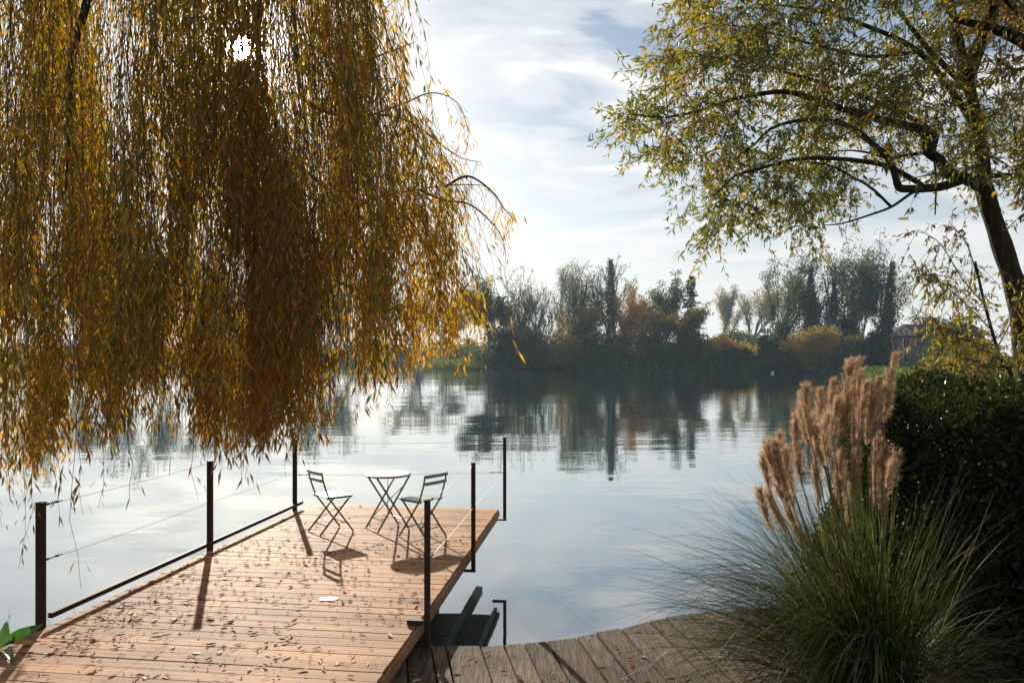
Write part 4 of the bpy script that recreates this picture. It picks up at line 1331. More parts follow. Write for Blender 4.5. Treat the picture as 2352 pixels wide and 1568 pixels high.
def pampas(label, base, nblades, lmin, lmax, plumes, r=0.26, big_k=300, az_bias=None):
    base = np.asarray(base, float)
    root = thing('pampas_grass', label, 'grass clump', base, 0)
    n = nblades
    rr0 = r * np.sqrt(rng.random(n)); th = np.where(rng.random(n) < 0.72, rng.normal(math.pi * 1.12, 0.8, n), rng.uniform(0, 2 * math.pi, n))
    B = np.c_[rr0 * np.cos(th), rr0 * np.sin(th), np.full(n, -0.02)]
    az = th + rng.normal(0, 0.35, n)
    L = rng.uniform(lmin, lmax, n)
    L = np.where(np.cos(az) > 0.1, L * 0.62, L)
    el0 = np.radians(rng.uniform(58, 88, n)); el1 = np.radians(rng.uniform(-75, 10, n))
    low = rng.random(n) < 0.30
    el0[low] = np.radians(rng.uniform(30, 58, low.sum()))
    stiff = (rng.random(n) < 0.25) & ~low
    el1[stiff] = np.radians(rng.uniform(10, 55, stiff.sum()))
    upr = rng.random(n) < 0.16
    el0[upr] = np.radians(rng.uniform(72, 90, upr.sum())); el1[upr] = np.radians(rng.uniform(25, 75, upr.sum())); L[upr] = rng.uniform(1.1, 1.9, upr.sum())
    w0 = rng.uniform(0.005, 0.0095, n)
    tint = np.clip(rng.normal(0.42, 0.2, n), 0, 0.8); dry = rng.random(n) < 0.10; tint[dry] = rng.uniform(0.85, 1, dry.sum())
    V, F, T, C = ribbons(B, az, el0, el1, L, w0, tint, wob=0.12)
    # longest blades towards the camera are blades of their own
    cp = C[:, 5] + base
    px, py = proj(cp)
    score = np.where((px > 0) & (px < 2352) & (py < 1568), L / cp[:, 1], 0)
    idx = np.argsort(-score)[:big_k]
    msk = np.zeros(n, bool); msk[idx] = True
    seg1 = V.shape[1]
    for i in idx:
        fv = V[i].reshape(-1, 3)
        q = np.arange(seg1 - 1) * 2
        me = np_mesh('blade', fv, [np.stack([q, q + 1, q + 3, q + 2], -1)], M_grass, np.full(len(fv), tint[i]))
        link('blade', me, root)
    Vr = V[~msk]
    m_ = len(Vr)
    bs = (np.arange(m_) * seg1 * 2)[:, None] + (np.arange(seg1 - 1) * 2)[None]
    Fr = np.stack([bs, bs + 1, bs + 3, bs + 2], -1).reshape(-1, 4)
    bl = link('blades', np_mesh('blades', Vr.reshape(-1, 3), [Fr], M_grass, np.repeat(tint[~msk], seg1 * 2)), root); bl['kind'] = 'stuff'
    for (tip, bot) in plumes:
        tip = np.asarray(tip) - base; bot = np.asarray(bot) - base
        ax = tip - bot; pl = np.linalg.norm(ax); ax /= pl
        b0 = np.array([bot[0] * 0.18, bot[1] * 0.18, 0.0])
        nb2 = int(150 * pl / 0.5)
        ub = rng.beta(1.2, 1.35, nb2)
        rb = unit(rng.normal(size=(nb2, 3)))
        rb = unit(rb - (rb @ ax)[:, None] * ax)
        envb = np.sin(np.pi * np.clip(ub * 0.86 + 0.14, 0, 1)) ** 0.7
        lb = (0.038 + 0.080 * envb) * rng.uniform(0.5, 1.35, nb2)
        ab = np.radians(rng.uniform(4, 24, nb2))
        db = ax * np.cos(ab)[:, None] + rb * np.sin(ab)[:, None] + np.array([0.07, 0, -0.03])
        kh = 24
        jj = np.repeat(np.arange(nb2), kh)
        nh = len(jj)
        th_ = rng.random(nh)
        lean = np.array([0.04, 0.0, 0]) * (ub[jj] ** 2)[:, None]
        pos = bot + ax * (ub[jj] * pl)[:, None] + lean + db[jj] * (lb[jj] * th_)[:, None] + np.array([0.015, 0, -0.02]) * (th_ ** 2)[:, None]
        Dv = db[jj] + rng.normal(0, 0.46, (nh, 3)) + rb[jj] * 0.25
        ln = rng.uniform(0.016, 0.046, nh)
        pm = leaf_mesh('plume', pos, Dv, ln, rng.uniform(0.0011, 0.0024, nh), np.clip(0.25 + 0.55 * rng.random(nb2)[jj] + 0.2 * rng.random(nh), 0, 1), M_plume, fold=0.1, bend=-0.08)
        po_ = link('plume', pm, root)
        mb = MB(); mb.tube(bez([b0, b0 * 0.4 + bot * 0.6 + np.array([0, 0, 0.05]), bot, bot + ax * pl * 0.9], 12), np.linspace(0.006, 0.002, 13), 5)
        mb.build('stalk', M_twigpale, po_)
    return root


M_twigpale = noise_mat('plume_stalk', [(0.3, (0.10, 0.11, 0.035)), (0.7, (0.22, 0.18, 0.08))], scale=12, rough=0.7)
PB = np.array([2.55, 5.5, 0.50])
pls = [((1742, 1044), (1772, 1135)), ((1732, 1129), (1777, 1222)), ((1768, 1012), (1810, 1132)), ((1753, 1125), (1806, 1228)), ((1798, 1168), (1864, 1268)),
       ((1812, 952), (1842, 1112)), ((1828, 912), (1857, 1028)), ((1872, 897), (1892, 1030)), ((1860, 1017), (1882, 1168)), ((1900, 877), (1908, 1040)),
       ((1915, 1047), (1927, 1172)), ((1940, 832), (1946, 960)), ((1965, 852), (1961, 1026)), ((1976, 882), (1972, 1016)), ((1990, 902), (1992, 1030)),
       ((2003, 1000), (2011, 1172)), ((2042, 814), (2031, 976)), ((2041, 1062), (2034, 1148)), ((2003, 872), (2000, 990)), ((1942, 1117), (1947, 1236)),
       ((1853, 947), (1890, 1050)), ((1790, 1050), (1824, 1170)), ((1930, 900), (1932, 1010)), ((1955, 1040), (1958, 1160)), ((1884, 960), (1902, 1075))]
plm = []
for _ in range(15):
    a, b_ = pls[int(rng.integers(25))]
    dx_, dy_ = rng.normal(0, 22), rng.normal(12, 22)
    pls.append(((a[0] + dx_, max(a[1] + dy_, 830)), (b_[0] + dx_ * .8, b_[1] + dy_ - 8)))
for a, b_ in pls:
    d = rng.uniform(5.0, 5.9)
    plm.append((W(a[0], a[1], d), W(b_[0], b_[1], d)))
pampas('large pampas grass clump with tan feathery plumes arching over the boardwalk', PB, 3300, 1.1, 2.15, plm)
PB2 = np.array([4.75, 8.3, 0.5])
plm = [(W(2102, 862, 8.3), W(2090, 935, 8.3)), (W(2250, 826, 8.5), W(2218, 905, 8.5)), (W(2085, 890, 8.2), W(2082, 950, 8.2))]
pampas('pampas clump behind the hedge showing only a few pale plumes above it', PB2, 260, 1.1, 1.9, plm, big_k=60)

# ------------------------------------------------------------------ plants at the lower left
LPO = np.array([-4.25, 6.05, 0.05])
lp = thing('broadleaf_plant', 'green broad leaved plant at the lower left corner of the deck', 'plant', LPO)
bl = [big_leaf_mesh('broad_leaf', M_fresh, tt, bend=bd, wid=1.0) for tt, bd in ((0.2, .05), (0.6, .08), (0.9, .03))]
for k_, (p, q, w) in enumerate([(W(10, 1475, 6.0), W(92, 1437, 6.05), .10), (W(12, 1500, 5.9), W(8, 1425, 5.95), .085), (W(-20, 1500, 5.9), W(-70, 1440, 6.0), .1),
                                (W(20, 1490, 5.85), W(36, 1442, 6.2), .08), (W(-5, 1500, 5.8), W(28, 1478, 5.5), .09), (W(-20, 1520, 5.8), W(-14, 1432, 5.7), .1)]):
    d = q - p; L_ = np.linalg.norm(d)
    place_leaves('leaf', [bl[k_ % 3]], [p - LPO], np.array([d]), [L_], [w], lp)
    mb = MB(); mb.tube(bez([np.array([0, 0, -0.3]), (p - LPO) * 0.6 + np.array([0, 0, -0.05]), p - LPO], 8), 0.006, 5); mb.build('stalk', M_twigpale, lp)
RDO = np.array([-4.5, 6.9, 0.0])
rd = thing('reed_tuft', 'tuft of thin dark water weeds standing beside the near left railing post', 'water plant', RDO)
tub = MB(); PL, DL = [], []
for _ in range(95):
    x = rng.uniform(-5.4, -3.75); y = rng.uniform(6.3, 7.6)
    if x > -4.1 and rng.random() < 0.6: continue
    h = rng.uniform(0.15, 0.62)
    b0 = np.array([x, y, -0.25]); tip = b0 + np.array([rng.normal(0, .06), rng.normal(0, .06), h + 0.25])
    Q = bez([b0, (b0 + tip) / 2 + rng.normal(0, .02, 3), tip], 6)
    tub.tube(Q - RDO, np.linspace(0.0035, 0.0012, 7), 3, cap=False)
    n = int(h / 0.035)
    u = rng.uniform(0.45, 1, n)[:, None]
    PL.append(b0 + (tip - b0) * u); DL.append(rng.normal(0, .5, (n, 3)) + [0, 0, 0.9])
tub.build('stems', M_twig, rd)['kind'] = 'stuff'
PL = np.vstack(PL); DL = np.vstack(DL)
lv = link('leaves', leaf_mesh('leaves', PL - RDO, DL, rng.uniform(.02, .05, len(PL)), rng.uniform(.004, .009, len(PL)), rng.uniform(0, .5, len(PL)), M_rtree), rd); lv['kind'] = 'stuff'

# ------------------------------------------------------------------ far shore
def far_pos(px, d, off=0.0):
    x = (px - 1176) / 1800 * d
    return np.array([x, d, float(ground_z(np.array([x]), np.array([d]))[0])])


def grow(tub, tips, p, d, L, r, lv, lmax, spread, up, origin):
    n = 5
    pts = [p]
    dd = d.copy()
    for q in range(n - 1):
        dd = unit(dd + np.array([random.gauss(0, .10), random.gauss(0, .10), up * 0.10 + random.gauss(0, .05)]))
        pts.append(pts[-1] + dd * L / (n - 1))
    pts = np.array(pts)
    tub.tube(pts - origin, np.linspace(r, r * 0.55, n), 5 if lv < 1 else 3, cap=False)
    if lv == lmax - 1:
        tips.append((pts[-1], dd, L)); tips.append((pts[2], dd, L)); tips.append((pts[3], dd, L))
    if lv >= lmax:
        tips.append((pts[-1], dd, L)); tips.append((pts[2], dd, L))
        return
    k_ = random.choice((3, 4)) if lv else random.choice((5, 6))
    for q in range(k_):
        f = random.uniform(0.22 if lv == 0 else 0.35, 1.0) if q < k_ - 1 else 1.0
        idx = min(n - 1, int(round(f * (n - 1))))
        a = random.uniform(0, 2 * math.pi)
        per = np.array([math.cos(a), math.sin(a), 0.0])
        nd = unit(dd * (1.0 if q < k_ - 1 else 1.5) + per * spread * random.uniform(0.6, 1.2) + np.array([0, 0, up * 0.35]))
        grow(tub, tips, pts[idx], nd, L * random.uniform(0.62, 0.90), r * 0.55, lv + 1, lmax, spread, up, origin)


def far_tree(name, label, px, d, ytop, wpx, tint, leafn, twign=1400, lean=0.0, trunk_frac=0.32, spread=0.65, up=0.6, lsize=0.45, cat='tree', group=None, ivy=0.0, ivyn=0, stems=1, lmax=3, crown=None, stretch=1.0):
    leafn = int(leafn * 2.1)
    B = far_pos(px, d)
    H = CAMZ - (ytop - 818) / 1800 * d - B[2]
    Wd = 1.25 * wpx / 1800 * d
    root = thing(name, label, cat, B, 0, group)
    tub = MB(); tips = []
    for s in range(stems):
        off = np.array([random.gauss(0, .25 * (stems > 1)), random.gauss(0, .25 * (stems > 1)), 0])
        ld_ = unit(np.array([lean + random.gauss(0, .05 + .16 * (stems > 1)), random.gauss(0, .05), 1.0]))
        grow(tub, tips, B + off - [0, 0, .3], ld_, H * trunk_frac, H * 0.016 / (stems ** .5), 0, lmax, spread, up, B)
    # bring the crown to the height and width the photo shows
    allv = [v for v in tub.V]
    zmax = max(v[:, 2].max() for v in allv)
    xmin = min(v[:, 0].min() for v in allv); xmax = max(v[:, 0].max() for v in allv)
    fz = H * 0.97 / zmax
    fx = Wd / max(0.1, (xmax - xmin))
    for v in allv:
        v[:, 2] *= fz; v[:, :2] *= fx
    tub.build('trunk', M_farbark, root)
    TP = np.array([t_[0] - B for t_ in tips]); TD = np.array([t_[1] for t_ in tips])
    TP[:, 2] *= fz; TP[:, :2] *= fx
    if twign:
        ii = rng.integers(len(TP), size=twign)
        pos = TP[ii] + unit(rng.normal(0, 1, (twign, 3))) * rng.random((twign, 1)) * 0.03 * H
        DD = TD[ii] * 0.8 + rng.normal(0, 0.45, (twign, 3)) + np.array([0, 0, 0.35 * up])
        tw = link('twigs', leaf_mesh('twigs', pos - DD * 0.02 * H, DD, rng.uniform(0.03, 0.07, twign) * H, rng.uniform(0.035, 0.06, twign), rng.random(twign), M_fartwig, fold=0.05), root); tw['kind'] = 'stuff'
    PLs_, DLs_, TLs_, LLs_ = [], [], [], []
    if leafn:
        ii = rng.integers(len(TP), size=leafn)
        # clumps: leaves gather round the twig ends
        pos = TP[ii] + unit(rng.normal(0, 1, (leafn, 3))) * (rng.random((leafn, 1)) ** .5) * np.array([0.10 * Wd + .3, 0.10 * Wd + .3, 0.05 * H])
        pos[:, 2] = np.minimum(pos[:, 2], H)
        PLs_.append(pos); DLs_.append(rng.normal(0, 1, (leafn, 3)))
        cl_ = rng.normal(0, .07, len(TP))
        TLs_.append(np.clip(tint + cl_[ii] + rng.normal(0, .06, leafn), 0, 1)); LLs_.append(rng.uniform(.6, 1.3, leafn) * lsize)
    if ivyn:
        ivyn = int(ivyn * 1.3)
        hh = rng.beta(1.0, 1.15, ivyn) * ivy * H
        rad = (0.052 * H + 0.012 * H * np.sin(hh * 1.1 + px) + 0.008 * H * np.sin(hh * 2.9)) * (1 - 0.72 * (hh / (ivy * H)) ** 2.2) * rng.uniform(.35, 1.2, ivyn)
        a = rng.uniform(0, 2 * math.pi, ivyn)
        pos = np.c_[np.cos(a) * rad + lean * hh, np.sin(a) * rad, hh]
        PLs_.append(pos); DLs_.append(rng.normal(0, 1, (ivyn, 3)))
        TLs_.append(np.clip(0.08 + rng.normal(0, .06, ivyn), 0, 1)); LLs_.append(rng.uniform(.6, 1.2, ivyn) * 0.42)
    if PLs_:
        PP = np.vstack(PLs_); LL = np.concatenate(LLs_)
        lv = link('crown', leaf_mesh('crown', PP, np.vstack(DLs_), LL, LL * 0.6, np.concatenate(TLs_), M_far), root)
        lv['kind'] = 'stuff'
    return root


def conifer(label, px, d, ytop, wpx):
    B = far_pos(px, d); H = CAMZ - (ytop - 818) / 1800 * d - B[2]; R_ = wpx / 1800 * d / 2
    root = thing('conifer_tree', label, 'tree', B)
    mb = MB(); mb.tube([(0, 0, -.3), (0, 0, H * .5), (0, 0, H * .98)], [.3, .2, .03], 6); mb.build('trunk', M_farbark, root)
    PP, DD, n = [], [], 0
    for lay in range(24):
        z = H * (0.10 + 0.88 * lay / 24)
        r = R_ * (1 - (lay / 24) ** 1.1) * random.uniform(.75, 1.15) + .15
        for b_ in range(8):
            a = random.uniform(0, 6.28)
            m_ = 22
            u = rng.random(m_) ** .7
            PP.append(np.c_[np.cos(a) * r * u, np.sin(a) * r * u, z - u * r * .25] + rng.normal(0, .16, (m_, 3)))
            DD.append(np.tile([math.cos(a), math.sin(a), -.5], (m_, 1)) + rng.normal(0, .5, (m_, 3)))
    PP = np.vstack(PP); n = len(PP)
    lv = link('crown', leaf_mesh('crown', PP, np.vstack(DD), rng.uniform(.35, .7, n), rng.uniform(.2, .32, n), np.clip(rng.normal(.06, .05, n), 0, 1), M_far), root); lv['kind'] = 'stuff'


def far_bush(label, px, d, ytop, wpx, tint, n=4200, name='shrub', ytint=None, group=None, lsize=0.42, back=0.5):
    n = int(n * 1.5)
    B = far_pos(px, d); H = CAMZ - (ytop - 818) / 1800 * d - B[2]; Wd = wpx / 1800 * d
    root = thing(name, label, 'bush', B, 0, group)
    tub = MB()
    for _ in range(26):
        a = rng.uniform(0, 6.28); s_ = rng.uniform(.2, .95)
        tip = np.array([math.cos(a) * Wd * .42 * s_, math.sin(a) * Wd * .3 * s_, H * rng.uniform(.55, .95) * (1 - .4 * s_)])
        tub.tube(bez([(tip[0] * .15, tip[1] * .15, -.2), tip * [.5, .5, .6], tip], 6), np.linspace(.06, .015, 7), 3, cap=False)
    tub.build('stems', M_farbark, root)
    n = int(n * 1.35)
    lc = []
    for _ in range(24):
        a = rng.uniform(0, 6.28); s_ = math.sqrt(rng.random())
        lc.append([math.cos(a) * Wd * .42 * s_, math.sin(a) * Wd * .28 * s_, H * (0.12 + 0.68 * rng.random() * (1 - .6 * s_ * s_))])
    lc += [[0, 0, H * .74], [Wd * .12, 0, H * .62], [-Wd * .15, 0, H * .6], [0, 0, H * .35]]
    lc = np.array(lc)
    lr_ = rng.uniform(.17, .26, len(lc)) * min(H, Wd * .9)
    ii = rng.integers(len(lc), size=n)
    v = unit(rng.normal(size=(n, 3))) * (rng.random((n, 1)) ** .42)
    pos = lc[ii] + v * lr_[ii][:, None] * np.array([1.35, 1.0, 1.0])
    pos[:, 2] = np.clip(pos[:, 2], 0.0, H * 1.02)
    low = rng.random(n) < .25
    pos[low, 2] *= rng.uniform(0, .9, low.sum())
    tt = np.clip(tint + rng.normal(0, .05, len(lc))[ii] + rng.normal(0, .06, n), 0, 1)
    DD = rng.normal(0, .7, (n, 3)) + np.array([0, 0, .6])
    lv = link('crown', leaf_mesh('crown', pos, DD, rng.uniform(.6, 1.5, n) * lsize, rng.uniform(.6, 1.2, n) * lsize * .6, tt, M_far), root); lv['kind'] = 'stuff'


# trees on the middle far shore, left to right
far_tree('oak_tree', 'rounded grey green tree at the left end of the middle shore', 1120, 186, 632, 95, 0.24, 5200, 900, spread=.9, up=.45)
far_tree('bare_tree', 'tall bare pale tree with upright branches just right of the rounded grey tree', 1188, 184, 606, 85, 0.45, 500, 2200, spread=.72, up=.6)
far_tree('leaning_bare_tree', 'bare tree with dark trunks leaning left over the shore', 1252, 179, 640, 120, 0.5, 500, 1900, lean=-.42, spread=.5, up=.7, stems=2)
far_tree('bare_tree', 'thin bare tree with rounded top behind the leaning bare tree', 1282, 196, 592, 70, 0.45, 600, 2000, spread=.72, up=.6)
far_tree('ivy_clad_tree', 'sparse tree with two ivy wrapped stems left of the tallest ivy column', 1340, 181, 600, 84, 0.38, 1700, 1300, spread=.7, up=.6, ivy=.72, ivyn=2600, stems=2)
far_tree('ivy_clad_tree', 'tallest dark ivy covered column on the middle shore with bare side branches', 1403, 179, 577, 100, 0.35, 600, 2000, spread=.8, up=.6, ivy=.93, ivyn=4200)
far_tree('golden_tree', 'golden orange tree glowing in front of the dark ivy column', 1436, 176, 657, 66, 0.97, 3600, 500, spread=.5, lsize=.36)
far_tree('bare_tree', 'brownish half bare tree just right of the golden tree', 1476, 183, 650, 62, 0.72, 1700, 1200, spread=.72, up=.6)
far_tree('dark_tree', 'dark broad tree with ragged top left of the conifer', 1518, 181, 619, 92, 0.22, 4400, 900, spread=.6)
conifer('pointed dark conifer at the right end of the middle shore', 1587, 178, 624, 92)
far_tree('bare_tree', 'slender bare sapling thicket below the tall bare pale tree', 1160, 181, 690, 90, 0.6, 1200, 1500, spread=.5, stems=3)
far_tree('brown_tree', 'low russet leaved tree under the thin bare tree', 1300, 178, 690, 110, 0.74, 2600, 1000, spread=.6)
far_tree('brown_tree', 'russet tree filling the gap between golden tree and conifer', 1548, 177, 700, 100, 0.68, 3000, 900, spread=.6)
far_tree('poplar_tree', 'hazy pale round topped poplar, left one of the distant pair', 1655, 330, 655, 66, 0.66, 2600, 1800, spread=.4, up=1.0, lsize=.6)
far_tree('poplar_tree', 'hazy pale round topped poplar, right one of the distant pair', 1722, 330, 646, 92, 0.68, 3400, 2200, spread=.45, up=1.0, lsize=.6)
far_tree('riverside_tree', 'open branched tree leaning left at the left end of the right shore group', 1790, 168, 556, 105, 0.34, 2600, 1300, spread=.8, up=.5, lean=-.12, ivy=.5, ivyn=1300)
far_tree('ivy_clad_tree', 'bushy ivy covered tree second from the left in the right shore group', 1862, 166, 576, 78, 0.30, 2600, 800, spread=.75, up=.45, ivy=.85, ivyn=4200)
far_tree('ivy_spire', 'small dark ivy covered spire between the two tallest right shore trees', 1916, 160, 640, 34, 0.2, 100, 60, spread=.2, ivy=1.0, ivyn=2600, lmax=1)
far_tree('multi_stem_tree', 'tallest many stemmed tree with feathery crown on the right shore', 1962, 162, 527, 128, 0.36, 5200, 1900, spread=.75, up=.6, stems=3, ivy=.3, ivyn=1800)
far_tree('ivy_clad_tree', 'leaning ivy covered trunk at the right end of the right shore group', 2026, 158, 588, 100, 0.30, 2200, 900, spread=.8, up=.45, lean=.10, ivy=.95, ivyn=3600)
far_tree('bare_tree', 'small bare tree behind the brick house chimneys', 2120, 190, 690, 60, 0.4, 300, 1200, spread=.5)

# shrubs along the water
far_bush('broad yellow green bush bulging over the water on the right shore', 1872, 148, 738, 190, 0.70, 9000, lsize=.4)
far_bush('olive bush at the right end of the yellow green bush', 1968, 142, 762, 110, 0.42, 5000)
far_bush('low dark bush on the waterline below the broad yellow green bush', 1800, 146, 792, 130, 0.25, 4500)
far_bush('orange tinted bush between the conifer and the broad yellow green bush', 1655, 170, 762, 185, 0.82, 6000)
far_bush('low dark bush on the waterline under the orange tinted bush', 1690, 163, 796, 150, 0.22, 4500)
far_bush('dark green bush below the conifer', 1590, 170, 742, 120, 0.42, 5000)
far_bush('dark bush below the golden tree', 1470, 173, 746, 140, 0.40, 5500)
far_bush('olive bush below the tallest ivy column', 1390, 174, 740, 120, 0.44, 5000)
far_bush('brown bush under the leaning bare tree', 1290, 175, 746, 150, 0.66, 5000)
far_bush('blue green bush at the left end of the middle shore', 1150, 178, 744, 140, 0.32, 5500)
far_bush('brown twiggy bush right of the blue green bush', 1220, 176, 742, 120, 0.52, 4200)
far_bush('small dark evergreen bush standing alone before the pair of hazy poplars', 1757, 164, 733, 34, 0.10, 2400)
far_bush('russet bush low behind the broad yellow green bush', 1905, 156, 745, 110, 0.72, 4200)
far_bush('dark bush beside the brick house wall', 2010, 140, 752, 66, 0.12, 4200)
far_bush('overgrown dark bush half hiding the right side of the brick house', 2195, 122, 722, 140, 0.20, 7000)
far_bush('olive thicket on the right bank in front of the brick house', 2230, 92, 786, 220, 0.50, 7000, lsize=.3)
far_bush('brown green weeds on the right bank behind the hedge', 2160, 58, 822, 150, 0.55, 5000, lsize=.2)

far_bush('tall olive thicket between the leaning bare tree and the ivy stems', 1330, 179, 728, 130, 0.58, 4200)
far_bush('dark thicket between the golden tree and the dark broad tree', 1500, 178, 722, 110, 0.45, 4200)
far_bush('tall dusky thicket behind the blue green bush', 1185, 183, 722, 130, 0.48, 4200)
far_bush('dark green thicket under the open branched tree on the right shore', 1800, 163, 716, 90, 0.24, 5000)
far_bush('dark thicket under the bushy ivy covered tree on the right shore', 1868, 163, 712, 90, 0.20, 5000)
far_bush('dark ivy thicket round the foot of the many stemmed tree', 1948, 158, 700, 80, 0.14, 5000)
far_bush('dark bush round the foot of the leaning ivy covered trunk', 2022, 152, 715, 70, 0.12, 4200)
far_bush('dusky thicket at the foot of the distant pair of poplars', 1690, 240, 752, 210, 0.45, 5000, lsize=.7)

# trees on the far left shore, seen through the willow
fl = [(60, 250, 560), (170, 262, 600), (270, 270, 570), (370, 280, 545), (455, 290, 600), (540, 300, 630), (590, 300, 600), (760, 318, 575), (700, 318, 610), (820, 322, 640), (960, 330, 655), (1010, 300, 672)]
for k_, (px, d, yt_) in enumerate(fl):
    kindt = (0.3, 0.5, 0.24)[k_ % 3]
    nm = ('misty_tree', 'bare tree')[0]
    lab = ('hazy dark tree on the far left shore seen through the willow curtain', 'hazy half bare tree on the far left shore behind the willow curtain', 'hazy olive tree on the far left shore behind the willow curtain')[k_ % 3]
    if px > 900: lab = ('hazy bluish tree on the far shore just right of the willow curtain' if px < 1000 else 'small hazy tree in the shore recess beside the rounded grey green tree')
    far_tree('misty_tree', lab, px, d + random.uniform(6, 20), yt_, random.uniform(80, 120), kindt, 1300, 700, spread=.7, lsize=.8, group=None if px > 900 else 'misty trees on the far left shore')
bl_ = [(40, 244), (150, 258), (250, 268), (350, 278), (450, 290), (545, 300), (650, 312), (740, 318), (830, 322), (900, 330), (960, 332), (1025, 300), (1070, 240)]
for k_, (px, d) in enumerate(bl_):
    lab = 'hazy low bush on the far left shore behind the willow curtain'
    if px > 880: lab = {900: 'hazy brown bush on the far shore under the willow tips', 960: 'hazy dark bush on the far shore left of the shore recess', 1025: 'hazy bush at the back of the shore recess', 1070: 'dim bush where the shore recess meets the middle shore'}[px]
    far_bush(lab, px, d + 5, 770 + random.uniform(-8, 12), 130, random.choice((.25, .5, .68)), 1100, lsize=1.0, group=None if px > 880 else 'bushes on the far left shore')

# bank grass on the right
gp = []
n = 26000
x = rng.uniform(30, 95, n); y = rng.uniform(60, 150, n)
s = lake_sd(x, y)
ok = (s > -0.5) & (s < 16)
x, y = x[ok], y[ok]; n = len(x)
z = np.maximum(ground_z(x, y), -0.05)
me = leaf_mesh('bank_grass', np.c_[x, y, z], rng.normal(0, .35, (n, 3)) + [0, 0, 1.0], rng.uniform(.5, 1.3, n), rng.uniform(.10, .2, n), rng.random(n), M_bank, fold=.1)
tag(link('bank_grass', me), 'fresh green grass along the right bank of the lake', 'grass', kind='stuff')
n = 9000
x = rng.uniform(-6, 9, n); y = rng.uniform(1.5, 13, n)
s = lake_sd(x, y)
ok = (s > 0.02) & ~((x > -1.9) & (x < 3.3) & (y < 7.7)) & ~((x > -4.4) & (x < 0) & (y < 6.5))
x, y = x[ok], y[ok]; n = len(x)
me = leaf_mesh('bank_weeds', np.c_[x, y, ground_z(x, y)], rng.normal(0, .4, (n, 3)) + [0, 0, 1.0], rng.uniform(.10, .35, n), rng.uniform(.006, .014, n), rng.random(n), M_grass, fold=.1)
tag(link('bank_weeds', me), 'short grass and weeds on the near bank', 'grass', kind='stuff')

n = 150000
x = rng.uniform(-150, 70, n); y = rng.uniform(140, 345, n)
s = lake_sd(x, y)
ok = (s > -0.6) & (s < 9)
x, y = x[ok], y[ok]; n = len(x)
z = np.maximum(ground_z(x, y), -0.05)
me = leaf_mesh('shore_reeds', np.c_[x, y, z], rng.normal(0, .3, (n, 3)) + [0, 0, 1.0], rng.uniform(.8, 2.2, n), rng.uniform(.15, .32, n), np.clip(rng.normal(.35, .15, n), 0, .8), M_far, fold=.1)
tag(link('shore_reeds', me), 'dull reeds and rank grass along the far waterline', 'reeds', kind='stuff')
print('reeds', n)

# pale flecks that paint ripple glitter onto the far water
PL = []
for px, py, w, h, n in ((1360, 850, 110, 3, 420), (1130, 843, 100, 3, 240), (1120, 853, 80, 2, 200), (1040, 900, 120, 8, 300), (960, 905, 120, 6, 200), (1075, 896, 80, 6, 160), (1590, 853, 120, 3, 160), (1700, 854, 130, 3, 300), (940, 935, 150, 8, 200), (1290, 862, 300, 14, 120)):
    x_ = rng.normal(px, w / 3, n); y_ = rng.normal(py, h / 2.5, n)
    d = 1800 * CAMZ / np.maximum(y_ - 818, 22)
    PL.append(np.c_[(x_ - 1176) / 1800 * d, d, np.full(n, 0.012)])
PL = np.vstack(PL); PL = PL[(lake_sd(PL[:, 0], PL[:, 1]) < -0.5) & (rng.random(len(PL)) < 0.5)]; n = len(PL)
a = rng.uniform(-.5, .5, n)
M_glitter = leaf_mat('pale_glitter', [(0, (.18, .18, .15)), (1, (.40, .40, .36))], trans=.1, gloss=.2, rough=.5)
me = leaf_mesh('painted_glitter', PL, np.c_[np.cos(a), np.sin(a), 0 * a], rng.uniform(.06, .30, n), rng.uniform(.03, .10, n), rng.random(n), M_glitter, fold=0.0, roll=np.tile([0, 0, 1.0], (n, 1)) + 0.0)
tag(link('painted_glitter', me), 'pale flecks painted on the lake surface as ripple glitter', 'floating weed', kind='stuff')

# ------------------------------------------------------------------ white bird
d = 1800 * CAMZ / (857 - 818)
bp_ = W(1774, 857, d); bp_[2] = 0
BS = 0.62
bird = thing('water_bird', 'single white bird floating on the lake near the right shore', 'bird', bp_, 0.4)
M_white = noise_mat('white_feathers', [(0.3, (.55, .56, .58)), (.7, (.75, .76, .78))], scale=5, rough=.8)
mb = MB()
P = bez([(-.62, 0, .26), (-.4, 0, .24), (-.1, 0, .2), (.2, 0, .2), (.38, 0, .3), (.42, 0, .46), (.38, 0, .58), (.44, 0, .66), (.54, 0, .64)], 36)
rad = np.interp(np.linspace(0, 1, len(P)), [0, .12, .28, .42, .52, .62, .78, .86, .93, 1], [.02, .16, .25, .24, .15, .07, .055, .06, .075, .03])
mb.tube(P * BS, rad * BS, 12); mb.build('body', M_white, bird, smooth=True)
M_beak = noise_mat('orange_beak', [(0.3, (.4, .16, .03)), (.7, (.5, .2, .04))], scale=5)
mb = MB(); mb.tube(np.array([(.54, 0, .64), (.66, 0, .60)]) * BS, [.02, .008], 6); mb.build('beak', M_beak, bird)

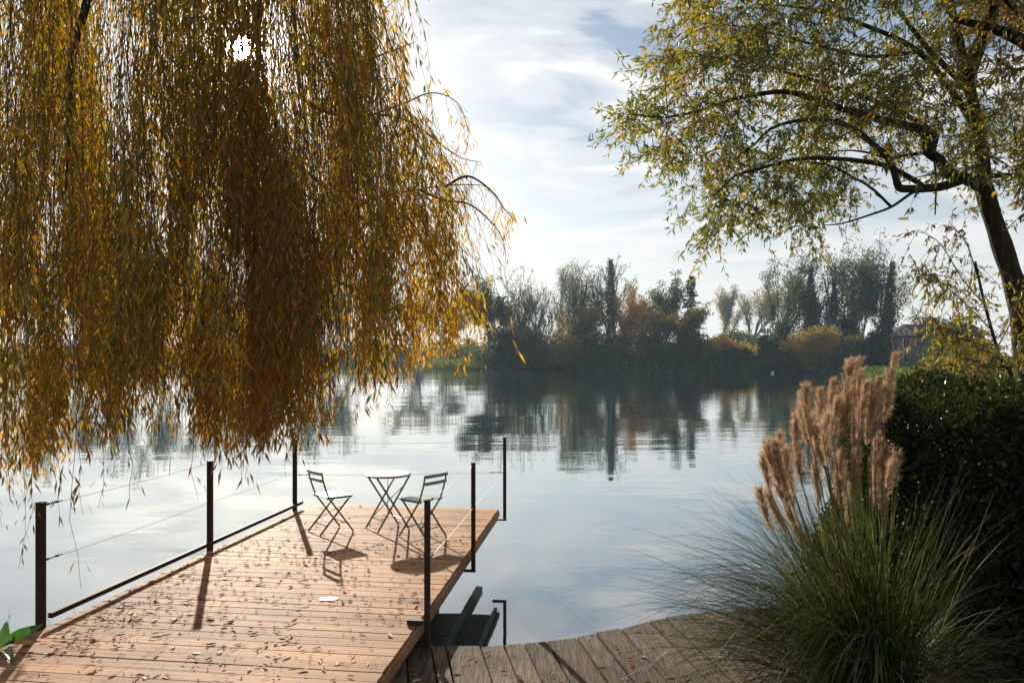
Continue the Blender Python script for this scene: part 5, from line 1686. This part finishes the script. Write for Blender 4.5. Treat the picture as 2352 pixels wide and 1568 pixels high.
# ------------------------------------------------------------------ brick house on the right bank
mB, t = new_mat('brick_wall')
c = N(t, 'ShaderNodeTexCoord')
mpn = N(t, 'ShaderNodeMapping'); mpn.inputs['Rotation'].default_value = (math.radians(90), 0, 0)
t.links.new(c.outputs['Object'], mpn.inputs[0])
bt = N(t, 'ShaderNodeTexBrick', Scale=1.0)
bt.inputs['Brick Width'].default_value = .25; bt.inputs['Row Height'].default_value = .075; bt.inputs['Mortar Size'].default_value = .01
bt.inputs['Color1'].default_value = (.075, .030, .022, 1); bt.inputs['Color2'].default_value = (.10, .042, .028, 1); bt.inputs['Mortar'].default_value = (.10, .085, .072, 1)
t.links.new(mpn.outputs[0], bt.inputs['Vector'])
b = N(t, 'ShaderNodeBsdfPrincipled', Roughness=.9); t.links.new(bt.outputs['Color'], b.inputs['Base Color'])
o_ = N(t, 'ShaderNodeOutputMaterial'); t.links.new(b.outputs[0], o_.inputs[0])
M_roof = noise_mat('roof_tiles', [(.3, (.035, .026, .024)), (.7, (.075, .055, .048))], scale=3, stretch=(1, 4, 4), rough=.85, bump=.4)
M_glass = noise_mat('window_glass', [(.3, (.02, .025, .03)), (.7, (.04, .05, .055))], scale=2, rough=.08, spec=.6)
M_framew = noise_mat('window_frame', [(.3, (.20, .19, .175)), (.7, (.27, .26, .24))], scale=4)
dH = 132.0
xl = (2052 - 1176) / 1800 * (dH + 8); xr = (2262 - 1176) / 1800 * dH
hb = np.array([(xl + xr) / 2, dH + 4, 1.0])
house = thing('brick_house', 'low brick house with dark tiled roof and three chimneys on the right bank', 'house', hb)
hw = xr - xl; ev = 5.7; rg = 7.5; dp = 8.0
mb = MB(); mb.box((0, 0, ev / 2 - .3), (hw, dp, ev + .6)); wall_o = mb.build('wall', mB, house)
mb = MB()
e = .5
V = [(-hw / 2 - e, -dp / 2 - e, ev), (hw / 2 + e, -dp / 2 - e, ev), (hw / 2 + e, dp / 2 + e, ev), (-hw / 2 - e, dp / 2 + e, ev), (-hw / 2 - 0.3, 0, rg), (hw / 2 + 0.3, 0, rg)]
V = V + [(x_, y_, z_ - .25) for x_, y_, z_ in V[:4]]
mb.add(np.array(V), [[0, 1, 5, 4], [2, 3, 4, 5], [6, 7, 1, 0], [7, 8, 2, 1], [8, 9, 3, 2], [9, 6, 0, 3], [9, 8, 7, 6]], [[1, 2, 5], [3, 0, 4]])
roof = mb.build('roof', M_roof, house)
for px in (2128, 2142, 2155):
    x_ = (px - 1176) / 1800 * (dH + 4) - hb[0]
    mb = MB(); mb.box((x_, .4, rg - .1), (.65, .65, 2.2)); mb.box((x_, .4, rg + 1.08), (.8, .8, .16)); mb.build('chimney', mB, roof)
for px in (2082, 2112, 2168):
    x_ = (px - 1176) / 1800 * dH - hb[0]
    for z_ in (1.6, 4.2):
        mb = MB()
        for sx in (-.52, .52): mb.box((x_ + sx, -dp / 2 - .03, z_), (.1, .12, 1.5))
        for sz in (-.7, .7): mb.box((x_, -dp / 2 - .03, z_ + sz), (.94, .12, .1))
        mb.box((x_, -dp / 2 - .03, z_), (.05, .08, 1.3)); mb.box((x_ - .26, -dp / 2 - .03, z_ + .2), (.46, .08, .05)); mb.box((x_ + .26, -dp / 2 - .03, z_ + .2), (.46, .08, .05))
        wf = mb.build('window', M_framew, house)
        mb = MB(); mb.box((x_, -dp / 2 - .012, z_), (1.0, .02, 1.4)); mb.build('pane', M_glass, wf)
print('tris', sum(len(o.data.polygons) * 2 for o in bpy.data.objects if o.type == 'MESH'), 'objects', len(bpy.data.objects))
